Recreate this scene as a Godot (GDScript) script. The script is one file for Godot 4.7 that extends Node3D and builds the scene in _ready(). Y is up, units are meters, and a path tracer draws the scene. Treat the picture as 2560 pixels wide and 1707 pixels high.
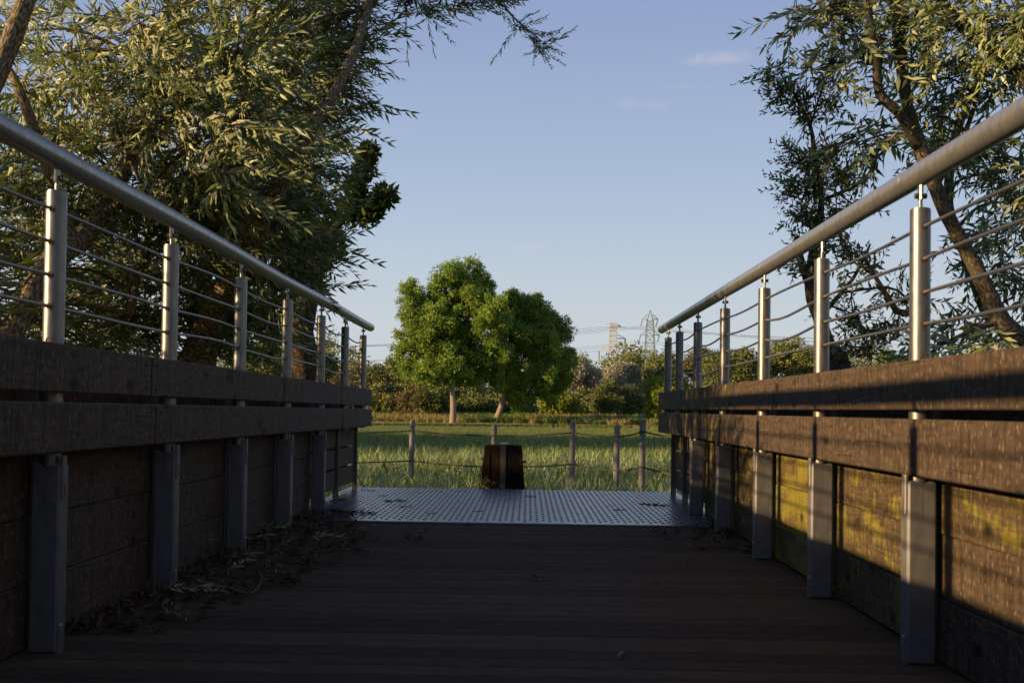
extends Node3D
# Footbridge between timber parapets, looking out over a meadow in low evening sun.
# Units are metres. The meadow lies at y = 0, the eye at y = EYE; the bridge runs along -z.

const EYE := 1.4
const FOCAL := 2500.0 / 1707.0          # focal length in picture heights
const TAN_SUN := 0.264                  # fall of the sunlight per metre to the right
const SUN_AWAY := 0.37                  # metres away from the eye per metre to the right
const X_LEFT := -1.43
const X_RIGHT := 1.18
const Z_LEFT := [-1.9, -0.95, 0.02, 1.0, 1.98, 2.98, 3.95, 4.92, 5.88, 6.85, 7.75, 8.6]
const Z_RIGHT := [-1.9, -0.95, 0.02, 1.05, 2.03, 3.03, 4.04, 5.02, 6.02, 6.98, 7.82, 8.45]

var rng := RandomNumberGenerator.new()
var camera: Camera3D
var mats := {}
var taken := {}


# ---------------------------------------------------------------- mesh building
class Shape:
	var v := PackedVector3Array()
	var n := PackedVector3Array()
	var uv := PackedVector2Array()
	var c := PackedColorArray()
	var ix := PackedInt32Array()
	var tint := Color(1, 1, 1)

	func point(p: Vector3, normal: Vector3, t := Vector2.ZERO) -> int:
		v.append(p)
		n.append(normal)
		uv.append(t)
		c.append(tint)
		return v.size() - 1

	# corners counter-clockwise as seen from outside
	func face(p: Array, t: Array = []) -> void:
		var a: Vector3 = p[0]
		var b: Vector3 = p[1]
		var d: Vector3 = p[2]
		var normal := (b - a).cross(d - a).normalized()
		var first := v.size()
		for k in p.size():
			point(p[k], normal, t[k] if t.size() else Vector2(p[k].x, p[k].z))
		for k in range(1, p.size() - 1):
			ix.append_array([first, first + k + 1, first + k])

	# box with chamfered edges; "along" is the axis the grain follows
	func box(size: Vector3, at := Transform3D(), bevel := 0.004, along := 2, shift := Vector2.ZERO, span := Vector2(3.2, 0.4)) -> void:
		var h := size * 0.5
		var b := minf(bevel, minf(h.x, minf(h.y, h.z)) * 0.6)
		var others := [0, 1, 2]
		others.erase(along)
		for axis in 3:
			var ua: int = (axis + 1) % 3
			var va: int = (axis + 2) % 3
			for s in [-1.0, 1.0]:
				var p := []
				for q in [[-1, -1], [1, -1], [1, 1], [-1, 1]]:
					var w := Vector3.ZERO
					w[axis] = s * h[axis]
					w[ua] = q[0] * (h[ua] - b)
					w[va] = q[1] * (h[va] - b)
					p.append(w)
				if s < 0:
					p.reverse()
				emit(p, at, along, axis, shift, span)
				# bevels towards +-ua, and the corner triangles once per x axis
				if b > 0.0:
					for q in [-1.0, 1.0]:
						var e := []
						for r in [[-1, 0], [1, 0], [1, 1], [-1, 1]]:
							var w2 := Vector3.ZERO
							w2[va] = r[0] * (h[va] - b)
							w2[axis] = s * (h[axis] if r[1] == 0 else h[axis] - b)
							w2[ua] = q * (h[ua] - b if r[1] == 0 else h[ua])
							e.append(w2)
						oriented(e, at, along, axis, shift, span)
					if axis == 0:
						for q in [-1.0, 1.0]:
							for r in [-1.0, 1.0]:
								oriented([Vector3(s * h.x, q * (h.y - b), r * (h.z - b)), Vector3(s * (h.x - b), q * h.y, r * (h.z - b)), Vector3(s * (h.x - b), q * (h.y - b), r * h.z)], at, along, axis, shift, span)

	func oriented(p: Array, at: Transform3D, along: int, axis: int, shift: Vector2, span: Vector2) -> void:
		var mid := Vector3.ZERO
		for w in p:
			mid += w
		if (p[1] - p[0]).cross(p[2] - p[0]).dot(mid) < 0.0:
			p.reverse()
		emit(p, at, along, axis, shift, span)

	func emit(p: Array, at: Transform3D, along: int, axis: int, shift: Vector2, span: Vector2) -> void:
		var q := []
		var t := []
		var across := 3 - along - axis if axis != along else (along + 1) % 3
		for w in p:
			q.append(at * w)
			t.append(Vector2(w[along] / span.x, w[across] / span.y) + shift)
		face(q, t)

	# tube along a path, smooth, with closed ends
	func tube(path: PackedVector3Array, radii: PackedFloat32Array, sides := 8, wobble := 0.0, ends := true) -> void:
		var count := path.size()
		var ref := Vector3.UP
		if absf((path[1] - path[0]).normalized().dot(ref)) > 0.9:
			ref = Vector3.RIGHT
		var first := v.size()
		var run := 0.0
		var side := (path[1] - path[0]).normalized().cross(ref).normalized()
		for k in count:
			var dir := (path[mini(k + 1, count - 1)] - path[maxi(k - 1, 0)]).normalized()
			side = (side - dir * side.dot(dir)).normalized()
			var up := side.cross(dir).normalized()
			if k > 0:
				run += path[k].distance_to(path[k - 1])
			for s in sides + 1:
				var a := TAU * s / sides
				var out := side * cos(a) + up * sin(a)
				var r := radii[k] * (1.0 + wobble * sin(a * 3.0 + k * 1.7) * cos(k * 2.3 + a))
				point(path[k] + out * r, out, Vector2(float(s) / sides, run))
		for k in count - 1:
			for s in sides:
				var a := first + k * (sides + 1) + s
				var b := a + sides + 1
				ix.append_array([a, a + 1, b, a + 1, b + 1, b])
		if ends:
			for e in [0, count - 1]:
				var dir2: Vector3 = (path[1] - path[0]).normalized() if e == 0 else (path[count - 1] - path[count - 2]).normalized()
				var mid := point(path[e], dir2 * (-1.0 if e == 0 else 1.0))
				for s in sides:
					var a: int = first + e * (sides + 1) + s
					if e == 0:
						ix.append_array([mid, a + 1, a])
					else:
						ix.append_array([mid, a, a + 1])

	func rod(a: Vector3, b: Vector3, r: float, sides := 8) -> void:
		tube(PackedVector3Array([a, b]), PackedFloat32Array([r, r]), sides)

	# thin square bar between two points
	func bar(a: Vector3, b: Vector3, w: float) -> void:
		var d := (b - a)
		var z := d.normalized()
		var x := z.cross(Vector3.UP if absf(z.y) < 0.9 else Vector3.RIGHT).normalized()
		var y := z.cross(x)
		box(Vector3(w, w, d.length()), Transform3D(Basis(x, y, z), (a + b) * 0.5), 0.0)

	# narrow leaf: folded along its midrib, the tip bent down
	func leaf(at: Vector3, dir: Vector3, side: Vector3, length: float, width: float, bend := 0.12, fold := 0.2) -> void:
		var up := side.cross(dir).normalized()
		var m := at + dir * length * 0.42 - up * width * fold
		var l := at + dir * length * 0.40 + side * width * 0.5
		var r := at + dir * length * 0.40 - side * width * 0.5
		var tip := at + dir * length - up * length * bend
		var na := (up + side * fold).normalized()
		var nb := (up - side * fold).normalized()
		for q in [[at, l, m, na], [l, tip, m, na], [at, m, r, nb], [m, tip, r, nb]]:
			var k := v.size()
			for j in 3:
				point(q[j], q[3])
			ix.append_array([k, k + 2, k + 1])

	func mesh() -> ArrayMesh:
		var a := []
		a.resize(Mesh.ARRAY_MAX)
		a[Mesh.ARRAY_VERTEX] = v
		a[Mesh.ARRAY_NORMAL] = n
		a[Mesh.ARRAY_TEX_UV] = uv
		a[Mesh.ARRAY_COLOR] = c
		a[Mesh.ARRAY_INDEX] = ix
		var m := ArrayMesh.new()
		m.add_surface_from_arrays(Mesh.PRIMITIVE_TRIANGLES, a)
		return m


# ---------------------------------------------------------------- scene helpers
func numbered(called: String) -> String:
	taken[called] = taken.get(called, -1) + 1
	return called if taken[called] == 0 else "%s_%03d" % [called, taken[called]]


func thing(called: String, label: String, category: String, at := Vector3.ZERO, group := "", kind := "") -> Node3D:
	var o := Node3D.new()
	o.name = numbered(called)
	add_child(o)
	o.position = at
	tag(o, label, category, group, kind)
	return o


func tag(o: Node3D, label: String, category: String, group := "", kind := "") -> void:
	o.set_meta("label", label)
	o.set_meta("category", category)
	if group:
		o.set_meta("group", group)
	if kind:
		o.set_meta("kind", kind)


func put(called: String, mesh: Mesh, material: Material, parent: Node3D, at := Transform3D()) -> MeshInstance3D:
	var o := MeshInstance3D.new()
	o.mesh = mesh
	o.material_override = material
	o.cast_shadow = GeometryInstance3D.SHADOW_CASTING_SETTING_ON
	o.transform = at
	if parent == self:
		o.name = numbered(called)
	else:
		o.name = called
	parent.add_child(o, true)
	return o


func scatter(called: String, mesh: Mesh, material: Material, parent: Node3D, places: Array, tints: Array = []) -> MultiMeshInstance3D:
	var mm := MultiMesh.new()
	mm.transform_format = MultiMesh.TRANSFORM_3D
	mm.use_colors = tints.size() > 0
	mm.mesh = mesh
	mm.instance_count = places.size()
	for k in places.size():
		mm.set_instance_transform(k, places[k])
		if tints.size():
			mm.set_instance_color(k, tints[k])
	var o := MultiMeshInstance3D.new()
	o.multimesh = mm
	o.material_override = material
	if parent == self:
		o.name = numbered(called)
	else:
		o.name = called
	o.set_meta("kind", "stuff")
	parent.add_child(o, true)
	return o


# a point of the photograph (in a 2352 pixel wide view of it) at a given depth along the bridge
func spot(px: float, py: float, depth: float) -> Vector3:
	var k := 2560.0 / 2352.0
	var d := camera.basis * Vector3((px * k - 1280.0) / 2500.0, (125.0 - (py * k - 853.5)) / 2500.0, -1.0)
	return camera.position + d * (depth / -d.z)


# the same, where the line of sight meets the meadow or another level
func on_level(px: float, py: float, level: float) -> Vector3:
	var k := 2560.0 / 2352.0
	var d := camera.basis * Vector3((px * k - 1280.0) / 2500.0, (125.0 - (py * k - 853.5)) / 2500.0, -1.0)
	return camera.position + d * ((level - camera.position.y) / d.y)


func deck_y(depth: float) -> float:
	return EYE - 0.733 + 0.010 * (clampf(depth, -2.0, 7.0) - 3.0)


func smooth(path: PackedVector3Array, radii: PackedFloat32Array, steps := 3) -> Array:
	var p := PackedVector3Array()
	var r := PackedFloat32Array()
	for k in path.size() - 1:
		var a := path[maxi(k - 1, 0)]
		var b := path[k]
		var c := path[k + 1]
		var d := path[mini(k + 2, path.size() - 1)]
		for s in steps:
			var t := float(s) / steps
			p.append(b.cubic_interpolate(c, a, d, t))
			r.append(lerpf(radii[k], radii[k + 1], t))
	p.append(path[path.size() - 1])
	r.append(radii[radii.size() - 1])
	return [p, r]


func moved(path: PackedVector3Array, by: Vector3) -> PackedVector3Array:
	var p := PackedVector3Array()
	for q in path:
		p.append(q + by)
	return p


func random_unit() -> Vector3:
	while true:
		var q := Vector3(rng.randf_range(-1, 1), rng.randf_range(-1, 1), rng.randf_range(-1, 1))
		if q.length() < 1.0 and q.length() > 0.05:
			return q
	return Vector3.UP


# ---------------------------------------------------------------- materials
func srgb(c: Color) -> Color:
	return c.linear_to_srgb()


func plain(c: Color, rough := 0.8, metal := 0.0, spec := 0.5) -> StandardMaterial3D:
	var m := StandardMaterial3D.new()
	m.albedo_color = srgb(c)
	m.roughness = rough
	m.metallic = metal
	m.metallic_specular = spec
	return m


func leafy(through: Color, rough := 0.55, spec := 0.4) -> StandardMaterial3D:
	var m := plain(Color(1, 1, 1), rough, 0.0, spec)
	m.vertex_color_use_as_albedo = true
	m.cull_mode = BaseMaterial3D.CULL_DISABLED
	m.backlight_enabled = true
	m.backlight = srgb(through)
	return m


func noise(seed_: int, freq: float, octaves := 3) -> FastNoiseLite:
	var f := FastNoiseLite.new()
	f.seed = seed_
	f.noise_type = FastNoiseLite.TYPE_SIMPLEX_SMOOTH
	f.frequency = freq
	f.fractal_octaves = octaves
	return f


# sawn and weathered softwood: growth rings, fibres, runs of rain down the board and pale flecks.
# The picture is 3.2 m along the grain and 0.4 m across it.
func wood(seed_: int, dark: Color, light: Color, runs: float, moss: float, grooved := false) -> StandardMaterial3D:
	var w := 1024
	var h := 256
	var warp := noise(seed_, 1.0, 2)
	var fibre := noise(seed_ + 1, 1.0, 2)
	var run := noise(seed_ + 2, 1.0, 3)
	var fleck := noise(seed_ + 3, 1.0, 1)
	var green := noise(seed_ + 4, 1.0, 4)
	var im := Image.create(w, h, false, Image.FORMAT_RGB8)
	var bump := Image.create(w, h, false, Image.FORMAT_L8)
	var mossy := Color(0.20, 0.175, 0.024)
	for y in h:
		var across := y * 0.4 / h
		for x in w:
			var u := x * 3.2 / w
			var bend := warp.get_noise_2d(u * 1.1, across * 5.0)
			var ring := sin((across * 62.0 + bend * 5.5) * TAU * 0.5)
			var f := fibre.get_noise_2d(u * 7.0, across * 420.0)
			var r := run.get_noise_2d(u * 34.0, across * 2.6) + 0.35 * run.get_noise_2d(u * 120.0 + 40.0, across * 7.0)
			var t := 0.46 + 0.09 * ring + 0.20 * f + runs * r
			var fl := fleck.get_noise_2d(u * 110.0, across * 30.0)
			var c := dark.lerp(light, clampf(t, 0.0, 1.25))
			if fl > 0.52:
				c = c.lerp(Color(0.34, 0.24, 0.15), (fl - 0.52) * 1.8 * minf(1.0, runs * 3.0))
			if moss > 0.0:
				var g := green.get_noise_2d(u * 3.2, across * 6.0) + 0.5 * green.get_noise_2d(u * 42.0, across * 9.0) + 0.25 * f + moss - 0.45
				c = c.lerp(mossy * (0.7 + 0.6 * t), clampf(g * 1.7, 0.0, 0.85))
			var relief := 0.5 + 0.2 * ring + 0.25 * f
			if grooved:
				var g2 := sin(across * TAU / 0.0125)
				relief += 0.35 * g2
				c *= 1.0 + 0.16 * f
			im.set_pixel(x, y, srgb(c.clamp()))
			bump.set_pixel(x, y, Color(relief, relief, relief).clamp())
	# knots and drying cracks
	var r2 := RandomNumberGenerator.new()
	r2.seed = seed_
	for k in 0 if grooved else 9:
		var cx := r2.randi_range(40, w - 40)
		var cy := r2.randi_range(24, h - 24)
		var rx := r2.randf_range(5.0, 12.0)
		var ry := rx * 1.5
		for y in range(int(cy - ry * 2.0), int(cy + ry * 2.0)):
			for x in range(int(cx - rx * 2.6), int(cx + rx * 2.6)):
				if x < 0 or y < 0 or x >= w or y >= h:
					continue
				var d := Vector2((x - cx) / rx, (y - cy) / ry).length()
				var dim := 1.0 - 0.55 * clampf(1.25 - d, 0.0, 1.0) - 0.16 * clampf(2.0 - d, 0.0, 1.0) * (0.5 + 0.5 * sin(d * 11.0))
				im.set_pixel(x, y, im.get_pixel(x, y) * dim)
	for k in 0 if grooved else 16:
		var x := r2.randi_range(10, w - 90)
		var y := float(r2.randi_range(8, h - 8))
		for j in r2.randi_range(20, 75):
			y += r2.randf_range(-0.35, 0.35)
			var c := clampi(int(y), 1, h - 2)
			im.set_pixel(x + j, c, im.get_pixel(x + j, c) * 0.35)
			bump.set_pixel(x + j, c, Color(0.05, 0.05, 0.05))
	var m := StandardMaterial3D.new()
	m.albedo_texture = ImageTexture.create_from_image(im)
	m.roughness = 0.78
	m.metallic_specular = 0.35
	m.heightmap_enabled = true
	m.heightmap_texture = ImageTexture.create_from_image(bump)
	m.heightmap_scale = 0.18 if grooved else 0.12
	return m


func galvanised(base: float, rough: float, seed_: int, metal := 0.75, scale := 5.0) -> StandardMaterial3D:
	var m := StandardMaterial3D.new()
	var t := NoiseTexture2D.new()
	t.width = 512
	t.height = 512
	t.seamless = true
	var f := noise(seed_, 0.03, 4)
	f.noise_type = FastNoiseLite.TYPE_CELLULAR
	f.cellular_return_type = FastNoiseLite.RETURN_CELL_VALUE
	f.domain_warp_enabled = true
	f.domain_warp_amplitude = 18.0
	t.noise = f
	var ramp := Gradient.new()
	ramp.set_color(0, srgb(Color(base * 0.72, base * 0.72, base * 0.73)))
	ramp.set_color(1, srgb(Color(base * 1.15, base * 1.13, base * 1.10)))
	t.color_ramp = ramp
	m.albedo_texture = t
	m.uv1_triplanar = true
	m.uv1_world_triplanar = true
	m.uv1_scale = Vector3(scale, scale * 0.45, scale)
	var rt := NoiseTexture2D.new()
	rt.width = 256
	rt.height = 256
	rt.seamless = true
	rt.noise = noise(seed_ + 5, 0.02, 4)
	var rr := Gradient.new()
	rr.set_color(0, Color(rough * 0.8, rough * 0.8, rough * 0.8))
	rr.set_color(1, Color(rough * 1.25, rough * 1.25, rough * 1.25))
	rt.color_ramp = rr
	m.roughness_texture = rt
	m.roughness = 1.0
	m.metallic = metal
	return m


func ground_material() -> StandardMaterial3D:
	var m := StandardMaterial3D.new()
	var t := NoiseTexture2D.new()
	t.width = 1024
	t.height = 1024
	t.seamless = true
	t.noise = noise(40, 0.012, 6)
	var ramp := Gradient.new()
	ramp.offsets = PackedFloat32Array([0.0, 0.4, 0.6, 1.0])
	ramp.colors = PackedColorArray([srgb(Color(0.09, 0.12, 0.025)), srgb(Color(0.14, 0.18, 0.035)), srgb(Color(0.17, 0.20, 0.045)), srgb(Color(0.23, 0.20, 0.07))])
	t.color_ramp = ramp
	m.albedo_texture = t
	m.uv1_triplanar = true
	m.uv1_world_triplanar = true
	m.uv1_scale = Vector3(0.06, 0.06, 0.06)
	m.roughness = 0.95
	m.metallic_specular = 0.2
	return m


func bark(seed_: int, dark: Color, light: Color) -> StandardMaterial3D:
	var m := StandardMaterial3D.new()
	var t := NoiseTexture2D.new()
	t.width = 256
	t.height = 512
	t.seamless = true
	t.noise = noise(seed_, 0.035, 4)
	var ramp := Gradient.new()
	ramp.set_color(0, srgb(dark))
	ramp.set_color(1, srgb(light))
	ramp.offsets = PackedFloat32Array([0.25, 0.75])
	t.color_ramp = ramp
	m.albedo_texture = t
	m.uv1_scale = Vector3(2.0, 1.2, 1.0)
	m.heightmap_enabled = true
	m.heightmap_texture = t
	m.heightmap_scale = 0.6
	m.roughness = 0.9
	m.metallic_specular = 0.25
	return m


# ---------------------------------------------------------------- sky
func sky_material() -> PanoramaSkyMaterial:
	var w := 2048
	var h := 1024
	var im := Image.create(w, h, false, Image.FORMAT_RGBF)
	# colour by elevation in degrees, read off the photograph up to 22 and continued to the zenith
	var stops := [[-90.0, Color8(96, 94, 78)], [-1.5, Color8(150, 152, 140)], [0.0, Color8(203, 210, 213)], [5.0, Color8(199, 209, 215)], [8.0, Color8(191, 204, 217)], [10.6, Color8(180, 197, 218)], [14.0, Color8(168, 187, 213)], [22.0, Color8(146, 165, 203)], [45.0, Color8(94, 119, 174)], [90.0, Color8(64, 90, 148)]]
	for y in h:
		var e := 90.0 - (y + 0.5) * 180.0 / h
		var c := Color.BLACK
		for k in stops.size() - 1:
			if e >= stops[k][0] and e <= stops[k + 1][0]:
				var t: float = (e - stops[k][0]) / (stops[k + 1][0] - stops[k][0])
				c = stops[k][1].srgb_to_linear().lerp(stops[k + 1][1].srgb_to_linear(), t)
		im.fill_rect(Rect2i(0, y, w, 1), c)
	# small thin evening clouds: [px, py, half width, half height (pixels of the view), strength]
	var clouds := [[1655, 131, 78, 15, 0.42], [1640, 138, 100, 12, 0.2], [1445, 234, 38, 16, 0.26], [1502, 240, 36, 10, 0.24], [1575, 198, 60, 9, 0.16], [1222, 564, 42, 9, 0.55], [1195, 567, 30, 6, 0.3], [893, 563, 30, 6, 0.25], [860, 565, 20, 4, 0.15], [1357, 606, 22, 8, 0.16], [1340, 565, 15, 4, 0.12], [1640, 618, 22, 6, 0.2], [1690, 562, 24, 4, 0.14], [1900, 140, 70, 10, 0.15], [905, 172, 30, 8, 0.12]]
	var f := noise(71, 1.0, 4)
	var spots := []
	for c in clouds:
		spots.append([spot(c[0], c[1], 1.0) - camera.position, c[2] / 2298.0, c[3] / 2298.0, c[4]])
	var r := RandomNumberGenerator.new()
	r.seed = 12
	for k in 40:   # the same kind of cloud all round
		var az := r.randf_range(0.6, TAU - 0.6)
		var el := r.randf_range(0.1, 0.6)
		spots.append([Vector3(sin(az), tan(el), -cos(az)), r.randf_range(0.012, 0.04), r.randf_range(0.003, 0.007), r.randf_range(0.12, 0.4)])
	for s in spots:
		var d: Vector3 = s[0].normalized()
		var cu := fposmod(atan2(d.x, -d.z) / TAU, 1.0) * w
		var cv := acos(d.y) / PI * h
		var ru: float = s[1] / TAU * w / maxf(0.3, sqrt(1.0 - d.y * d.y))
		var rv: float = s[2] / PI * h
		for y in range(int(cv - rv * 1.6) - 1, int(cv + rv * 1.6) + 2):
			for x in range(int(cu - ru * 1.4) - 1, int(cu + ru * 1.4) + 2):
				var q := Vector2((x + 0.5 - cu) / ru, (y + 0.5 - cv) / rv)
				q.x += 0.25 * f.get_noise_2d(x * 0.12, y * 0.3)
				var a := 1.0 - q.length() + 0.55 * f.get_noise_2d(x * 0.16 + 50.0, y * 0.42)
				if a <= 0.0 or y < 0 or y >= h:
					continue
				var xx := posmod(x, w)
				var old := im.get_pixel(xx, y)
				im.set_pixel(xx, y, old.lerp(Color(0.66, 0.62, 0.66), minf(1.0, a * 1.6) * s[3] * 0.62))
	var m := PanoramaSkyMaterial.new()
	m.panorama = ImageTexture.create_from_image(im)
	return m


# ---------------------------------------------------------------- foliage pieces
# a leafy twig growing along +y
func spray(seed_: int, leaves: int, length: float, leaf_len: float, leaf_wide: float, spread: float, top: Color, under: Color, young: Color, pale := 0.45) -> ArrayMesh:
	var r := RandomNumberGenerator.new()
	r.seed = seed_
	var s := Shape.new()
	var path := PackedVector3Array()
	var radii := PackedFloat32Array()
	var sway := Vector3(r.randf_range(-0.2, 0.2), 0, r.randf_range(-0.2, 0.2))
	for k in 6:
		var t := k / 5.0
		path.append(Vector3(0, length * t, 0) + sway * t * t * length)
		radii.append(lerpf(0.0035, 0.001, t))
	s.tint = Color(0.10, 0.075, 0.03)
	s.tube(path, radii, 4)
	for k in leaves:
		var t := 0.12 + 0.88 * (k + r.randf()) / leaves
		var at := Vector3(0, length * t, 0) + sway * t * t * length
		var a := (k % 2) * PI + r.randf_range(-0.75, 0.75)        # shoots are two-ranked, roughly in one plane
		var out := Vector3(cos(a), 0, sin(a))
		var open := spread * r.randf_range(0.7, 1.3) * (1.0 - 0.45 * t)
		var dir := (Vector3.UP * cos(open) + out * sin(open)).normalized()
		var side := dir.cross(Vector3(0, 0, 1.3) + random_dir(r)).normalized()     # blades turn their faces to the light
		var size := r.randf_range(0.7, 1.15) * (1.0 - 0.35 * t * t)
		var c := top.lerp(under, 1.0 if r.randf() < pale else r.randf() * 0.35)
		if t > 0.85 and r.randf() < 0.5:
			c = c.lerp(young, 0.6)
		s.tint = c * r.randf_range(0.8, 1.2)
		s.tint.a = 1.0
		s.leaf(at, dir, side, leaf_len * size, leaf_wide * size, r.randf_range(-0.05, 0.25), r.randf_range(0.1, 0.35))
	return s.mesh()


func random_dir(r: RandomNumberGenerator) -> Vector3:
	return Vector3(r.randf_range(-1, 1), r.randf_range(-1, 1), r.randf_range(-1, 1)).normalized()


# a ball of single leaves, radius about one
func clump(seed_: int, leaves: int, leaf_len: float, leaf_wide: float, a: Color, b: Color) -> ArrayMesh:
	var r := RandomNumberGenerator.new()
	r.seed = seed_
	var s := Shape.new()
	for k in leaves:
		var d := random_dir(r)
		var at := d * pow(r.randf(), 0.5) * 0.8
		var dir := (d + random_dir(r) * 0.9).normalized()
		var side := dir.cross(random_dir(r)).normalized()
		s.tint = a.lerp(b, r.randf())
		s.tint.a = 1.0
		s.leaf(at, dir, side, leaf_len * r.randf_range(0.7, 1.3), leaf_wide * r.randf_range(0.8, 1.2), r.randf_range(0.0, 0.2))
	return s.mesh()


# a tuft of grass blades, about one metre high before scaling
func tuft(seed_: int, blades: int, wide: float, lean: float, a: Color, b: Color) -> ArrayMesh:
	var r := RandomNumberGenerator.new()
	r.seed = seed_
	var s := Shape.new()
	for k in blades:
		var az := r.randf() * TAU
		var out := Vector3(cos(az), 0, sin(az))
		var side := Vector3(-sin(az), 0, cos(az)).rotated(out, r.randf_range(-0.8, 0.8))
		var base := Vector3(r.randf_range(-0.16, 0.16), 0, r.randf_range(-0.16, 0.16))
		var high := r.randf_range(0.55, 1.05)
		var le := lean * r.randf_range(0.3, 1.4)
		var w := wide * r.randf_range(0.7, 1.2)
		s.tint = a.lerp(b, r.randf())
		s.tint.a = 1.0
		var rows := []
		for j in 5:
			var t := j / 4.0
			var p := base + Vector3.UP * high * (t - 0.25 * le * t * t * t) + out * high * le * t * t
			rows.append([p, w * (1.0 - t * t) * (0.55 + 0.9 * t * (1.0 - t) * 2.0)])
		for j in 4:
			var p0: Vector3 = rows[j][0]
			var p1: Vector3 = rows[j + 1][0]
			var nn := side.cross(p1 - p0).normalized()
			var f := s.v.size()
			s.point(p0 - side * rows[j][1], nn)
			s.point(p0 + side * rows[j][1], nn)
			s.point(p1 + side * rows[j + 1][1], nn)
			s.point(p1 - side * rows[j + 1][1], nn)
			s.ix.append_array([f, f + 2, f + 1, f, f + 3, f + 2])
	return s.mesh()


func growing(at: Vector3, dir: Vector3, scale: float) -> Transform3D:
	var y := dir.normalized()
	var x := y.cross(random_unit()).normalized()
	var z := x.cross(y)
	return Transform3D(Basis(x * scale, y * scale, z * scale), at)


# A tree near the bridge. stems: arrays of [px, py, depth, radius]; boughs: [px, py, depth, half width, half height, sprays].
# The first stem is the trunk and goes down into the ground; later ones marked by a leading "ground" string do so too.
func near_tree(called: String, label: String, category: String, stems: Array, boughs: Array, sprays: Array, bark_m: Material, leaf_m: Material, droop: Vector3, singles: int, size := 1.0, away := 1.0) -> Node3D:
	var paths := []
	for st in stems:
		var p := PackedVector3Array()
		var r := PackedFloat32Array()
		var list: Array = st.duplicate()
		if list[0] is String:
			list.remove_at(0)
			var b := spot(list[0][0], list[0][1], list[0][2] * away)
			p.append(Vector3(b.x - 0.05, -0.15, b.z))
			r.append(list[0][3] * 1.35)
		for q in list:
			p.append(spot(q[0], q[1], q[2] * away))
			r.append(q[3] * away)
		paths.append(smooth(p, r, 3))
	var base: Vector3 = paths[0][0][0]
	base.y = 0.0
	var root := thing(called, label, category, base)
	for k in paths.size():
		var s := Shape.new()
		s.tube(moved(paths[k][0], -base), paths[k][1], 9, 0.12)
		put("trunk" if stems[k][0] is String else "limb", s.mesh(), bark_m, root)
	var twigs := Shape.new()
	var places := []
	for k in sprays.size():
		places.append([])
	var tints := places.duplicate(true)
	var done := 0
	for b in boughs:
		var c := spot(b[0], b[1], b[2] * away)
		var k: float = b[2] * away / 2298.0
		var half := Vector3(b[3] * k, b[4] * k, (b[3] + b[4]) * 0.5 * k)
		# the bough: from the nearest stem to the middle of its leaves
		var from := Vector3.ZERO
		var best := 1e9
		var thick := 0.02
		for pr in paths:
			for j in pr[0].size():
				var q: Vector3 = pr[0][j]
				var dist: float = q.distance_to(c) + maxf(0.0, q.y - c.y) * 0.6
				if dist < best:
					best = dist
					from = q
					thick = pr[1][j]
		var len := from.distance_to(c)
		if len > 0.12:
			var mid := (from + c) * 0.5 + Vector3(rng.randf_range(-0.1, 0.1), 0.12 * len, rng.randf_range(-0.1, 0.1))
			var sm := smooth(PackedVector3Array([from - base, mid - base, c - base]), PackedFloat32Array([minf(thick * 0.6, 0.012 + len * 0.009), 0.009 + len * 0.003, 0.005]), 4)
			twigs.tube(sm[0], sm[1], 5)
		for j in b[5]:
			var u := random_unit()
			var at := c + u * half
			var dir := u * half.normalized() * 1.4 + droop * rng.randf_range(0.4, 1.2) + random_unit() * 0.55
			var scale: float = rng.randf_range(0.7, 1.2) * size * (b[6] if b.size() > 6 else 1.0)
			var yy := dir.normalized()
			var xx := yy.cross(Vector3(-0.85, 0.35, 0.6) + random_unit() * 0.6).normalized()
			var t := Transform3D(Basis(xx * scale, yy * scale, xx.cross(yy) * scale), at - yy * 0.2 * scale)
			if j % 3 == 0 and u.length() * half.length() > 0.1:
				var knee := (c + at) * 0.5 + random_unit() * 0.06
				twigs.tube(PackedVector3Array([c - base, knee - base, t.origin - base]), PackedFloat32Array([0.006, 0.0045, 0.003]), 4, 0.0, false)
			t.origin -= base
			var pick := rng.randi() % sprays.size()
			if done < singles and j < 5 and u.z > 0.0:
				t.basis = t.basis.scaled(Vector3(1.22, 1.22, 1.22))
				put("leafy_twig", sprays[pick], leaf_m, root, t)
				done += 1
			else:
				places[pick].append(t)
				var g := rng.randf_range(0.78, 1.15)
				tints[pick].append(Color(g * rng.randf_range(0.95, 1.05), g, g * rng.randf_range(0.85, 1.1)))
	if twigs.v.size():
		put("twigs", twigs.mesh(), bark_m, root).set_meta("kind", "stuff")
	for k in sprays.size():
		if places[k].size():
			scatter("crown", sprays[k], leaf_m, root, places[k], tints[k])
	return root


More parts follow.
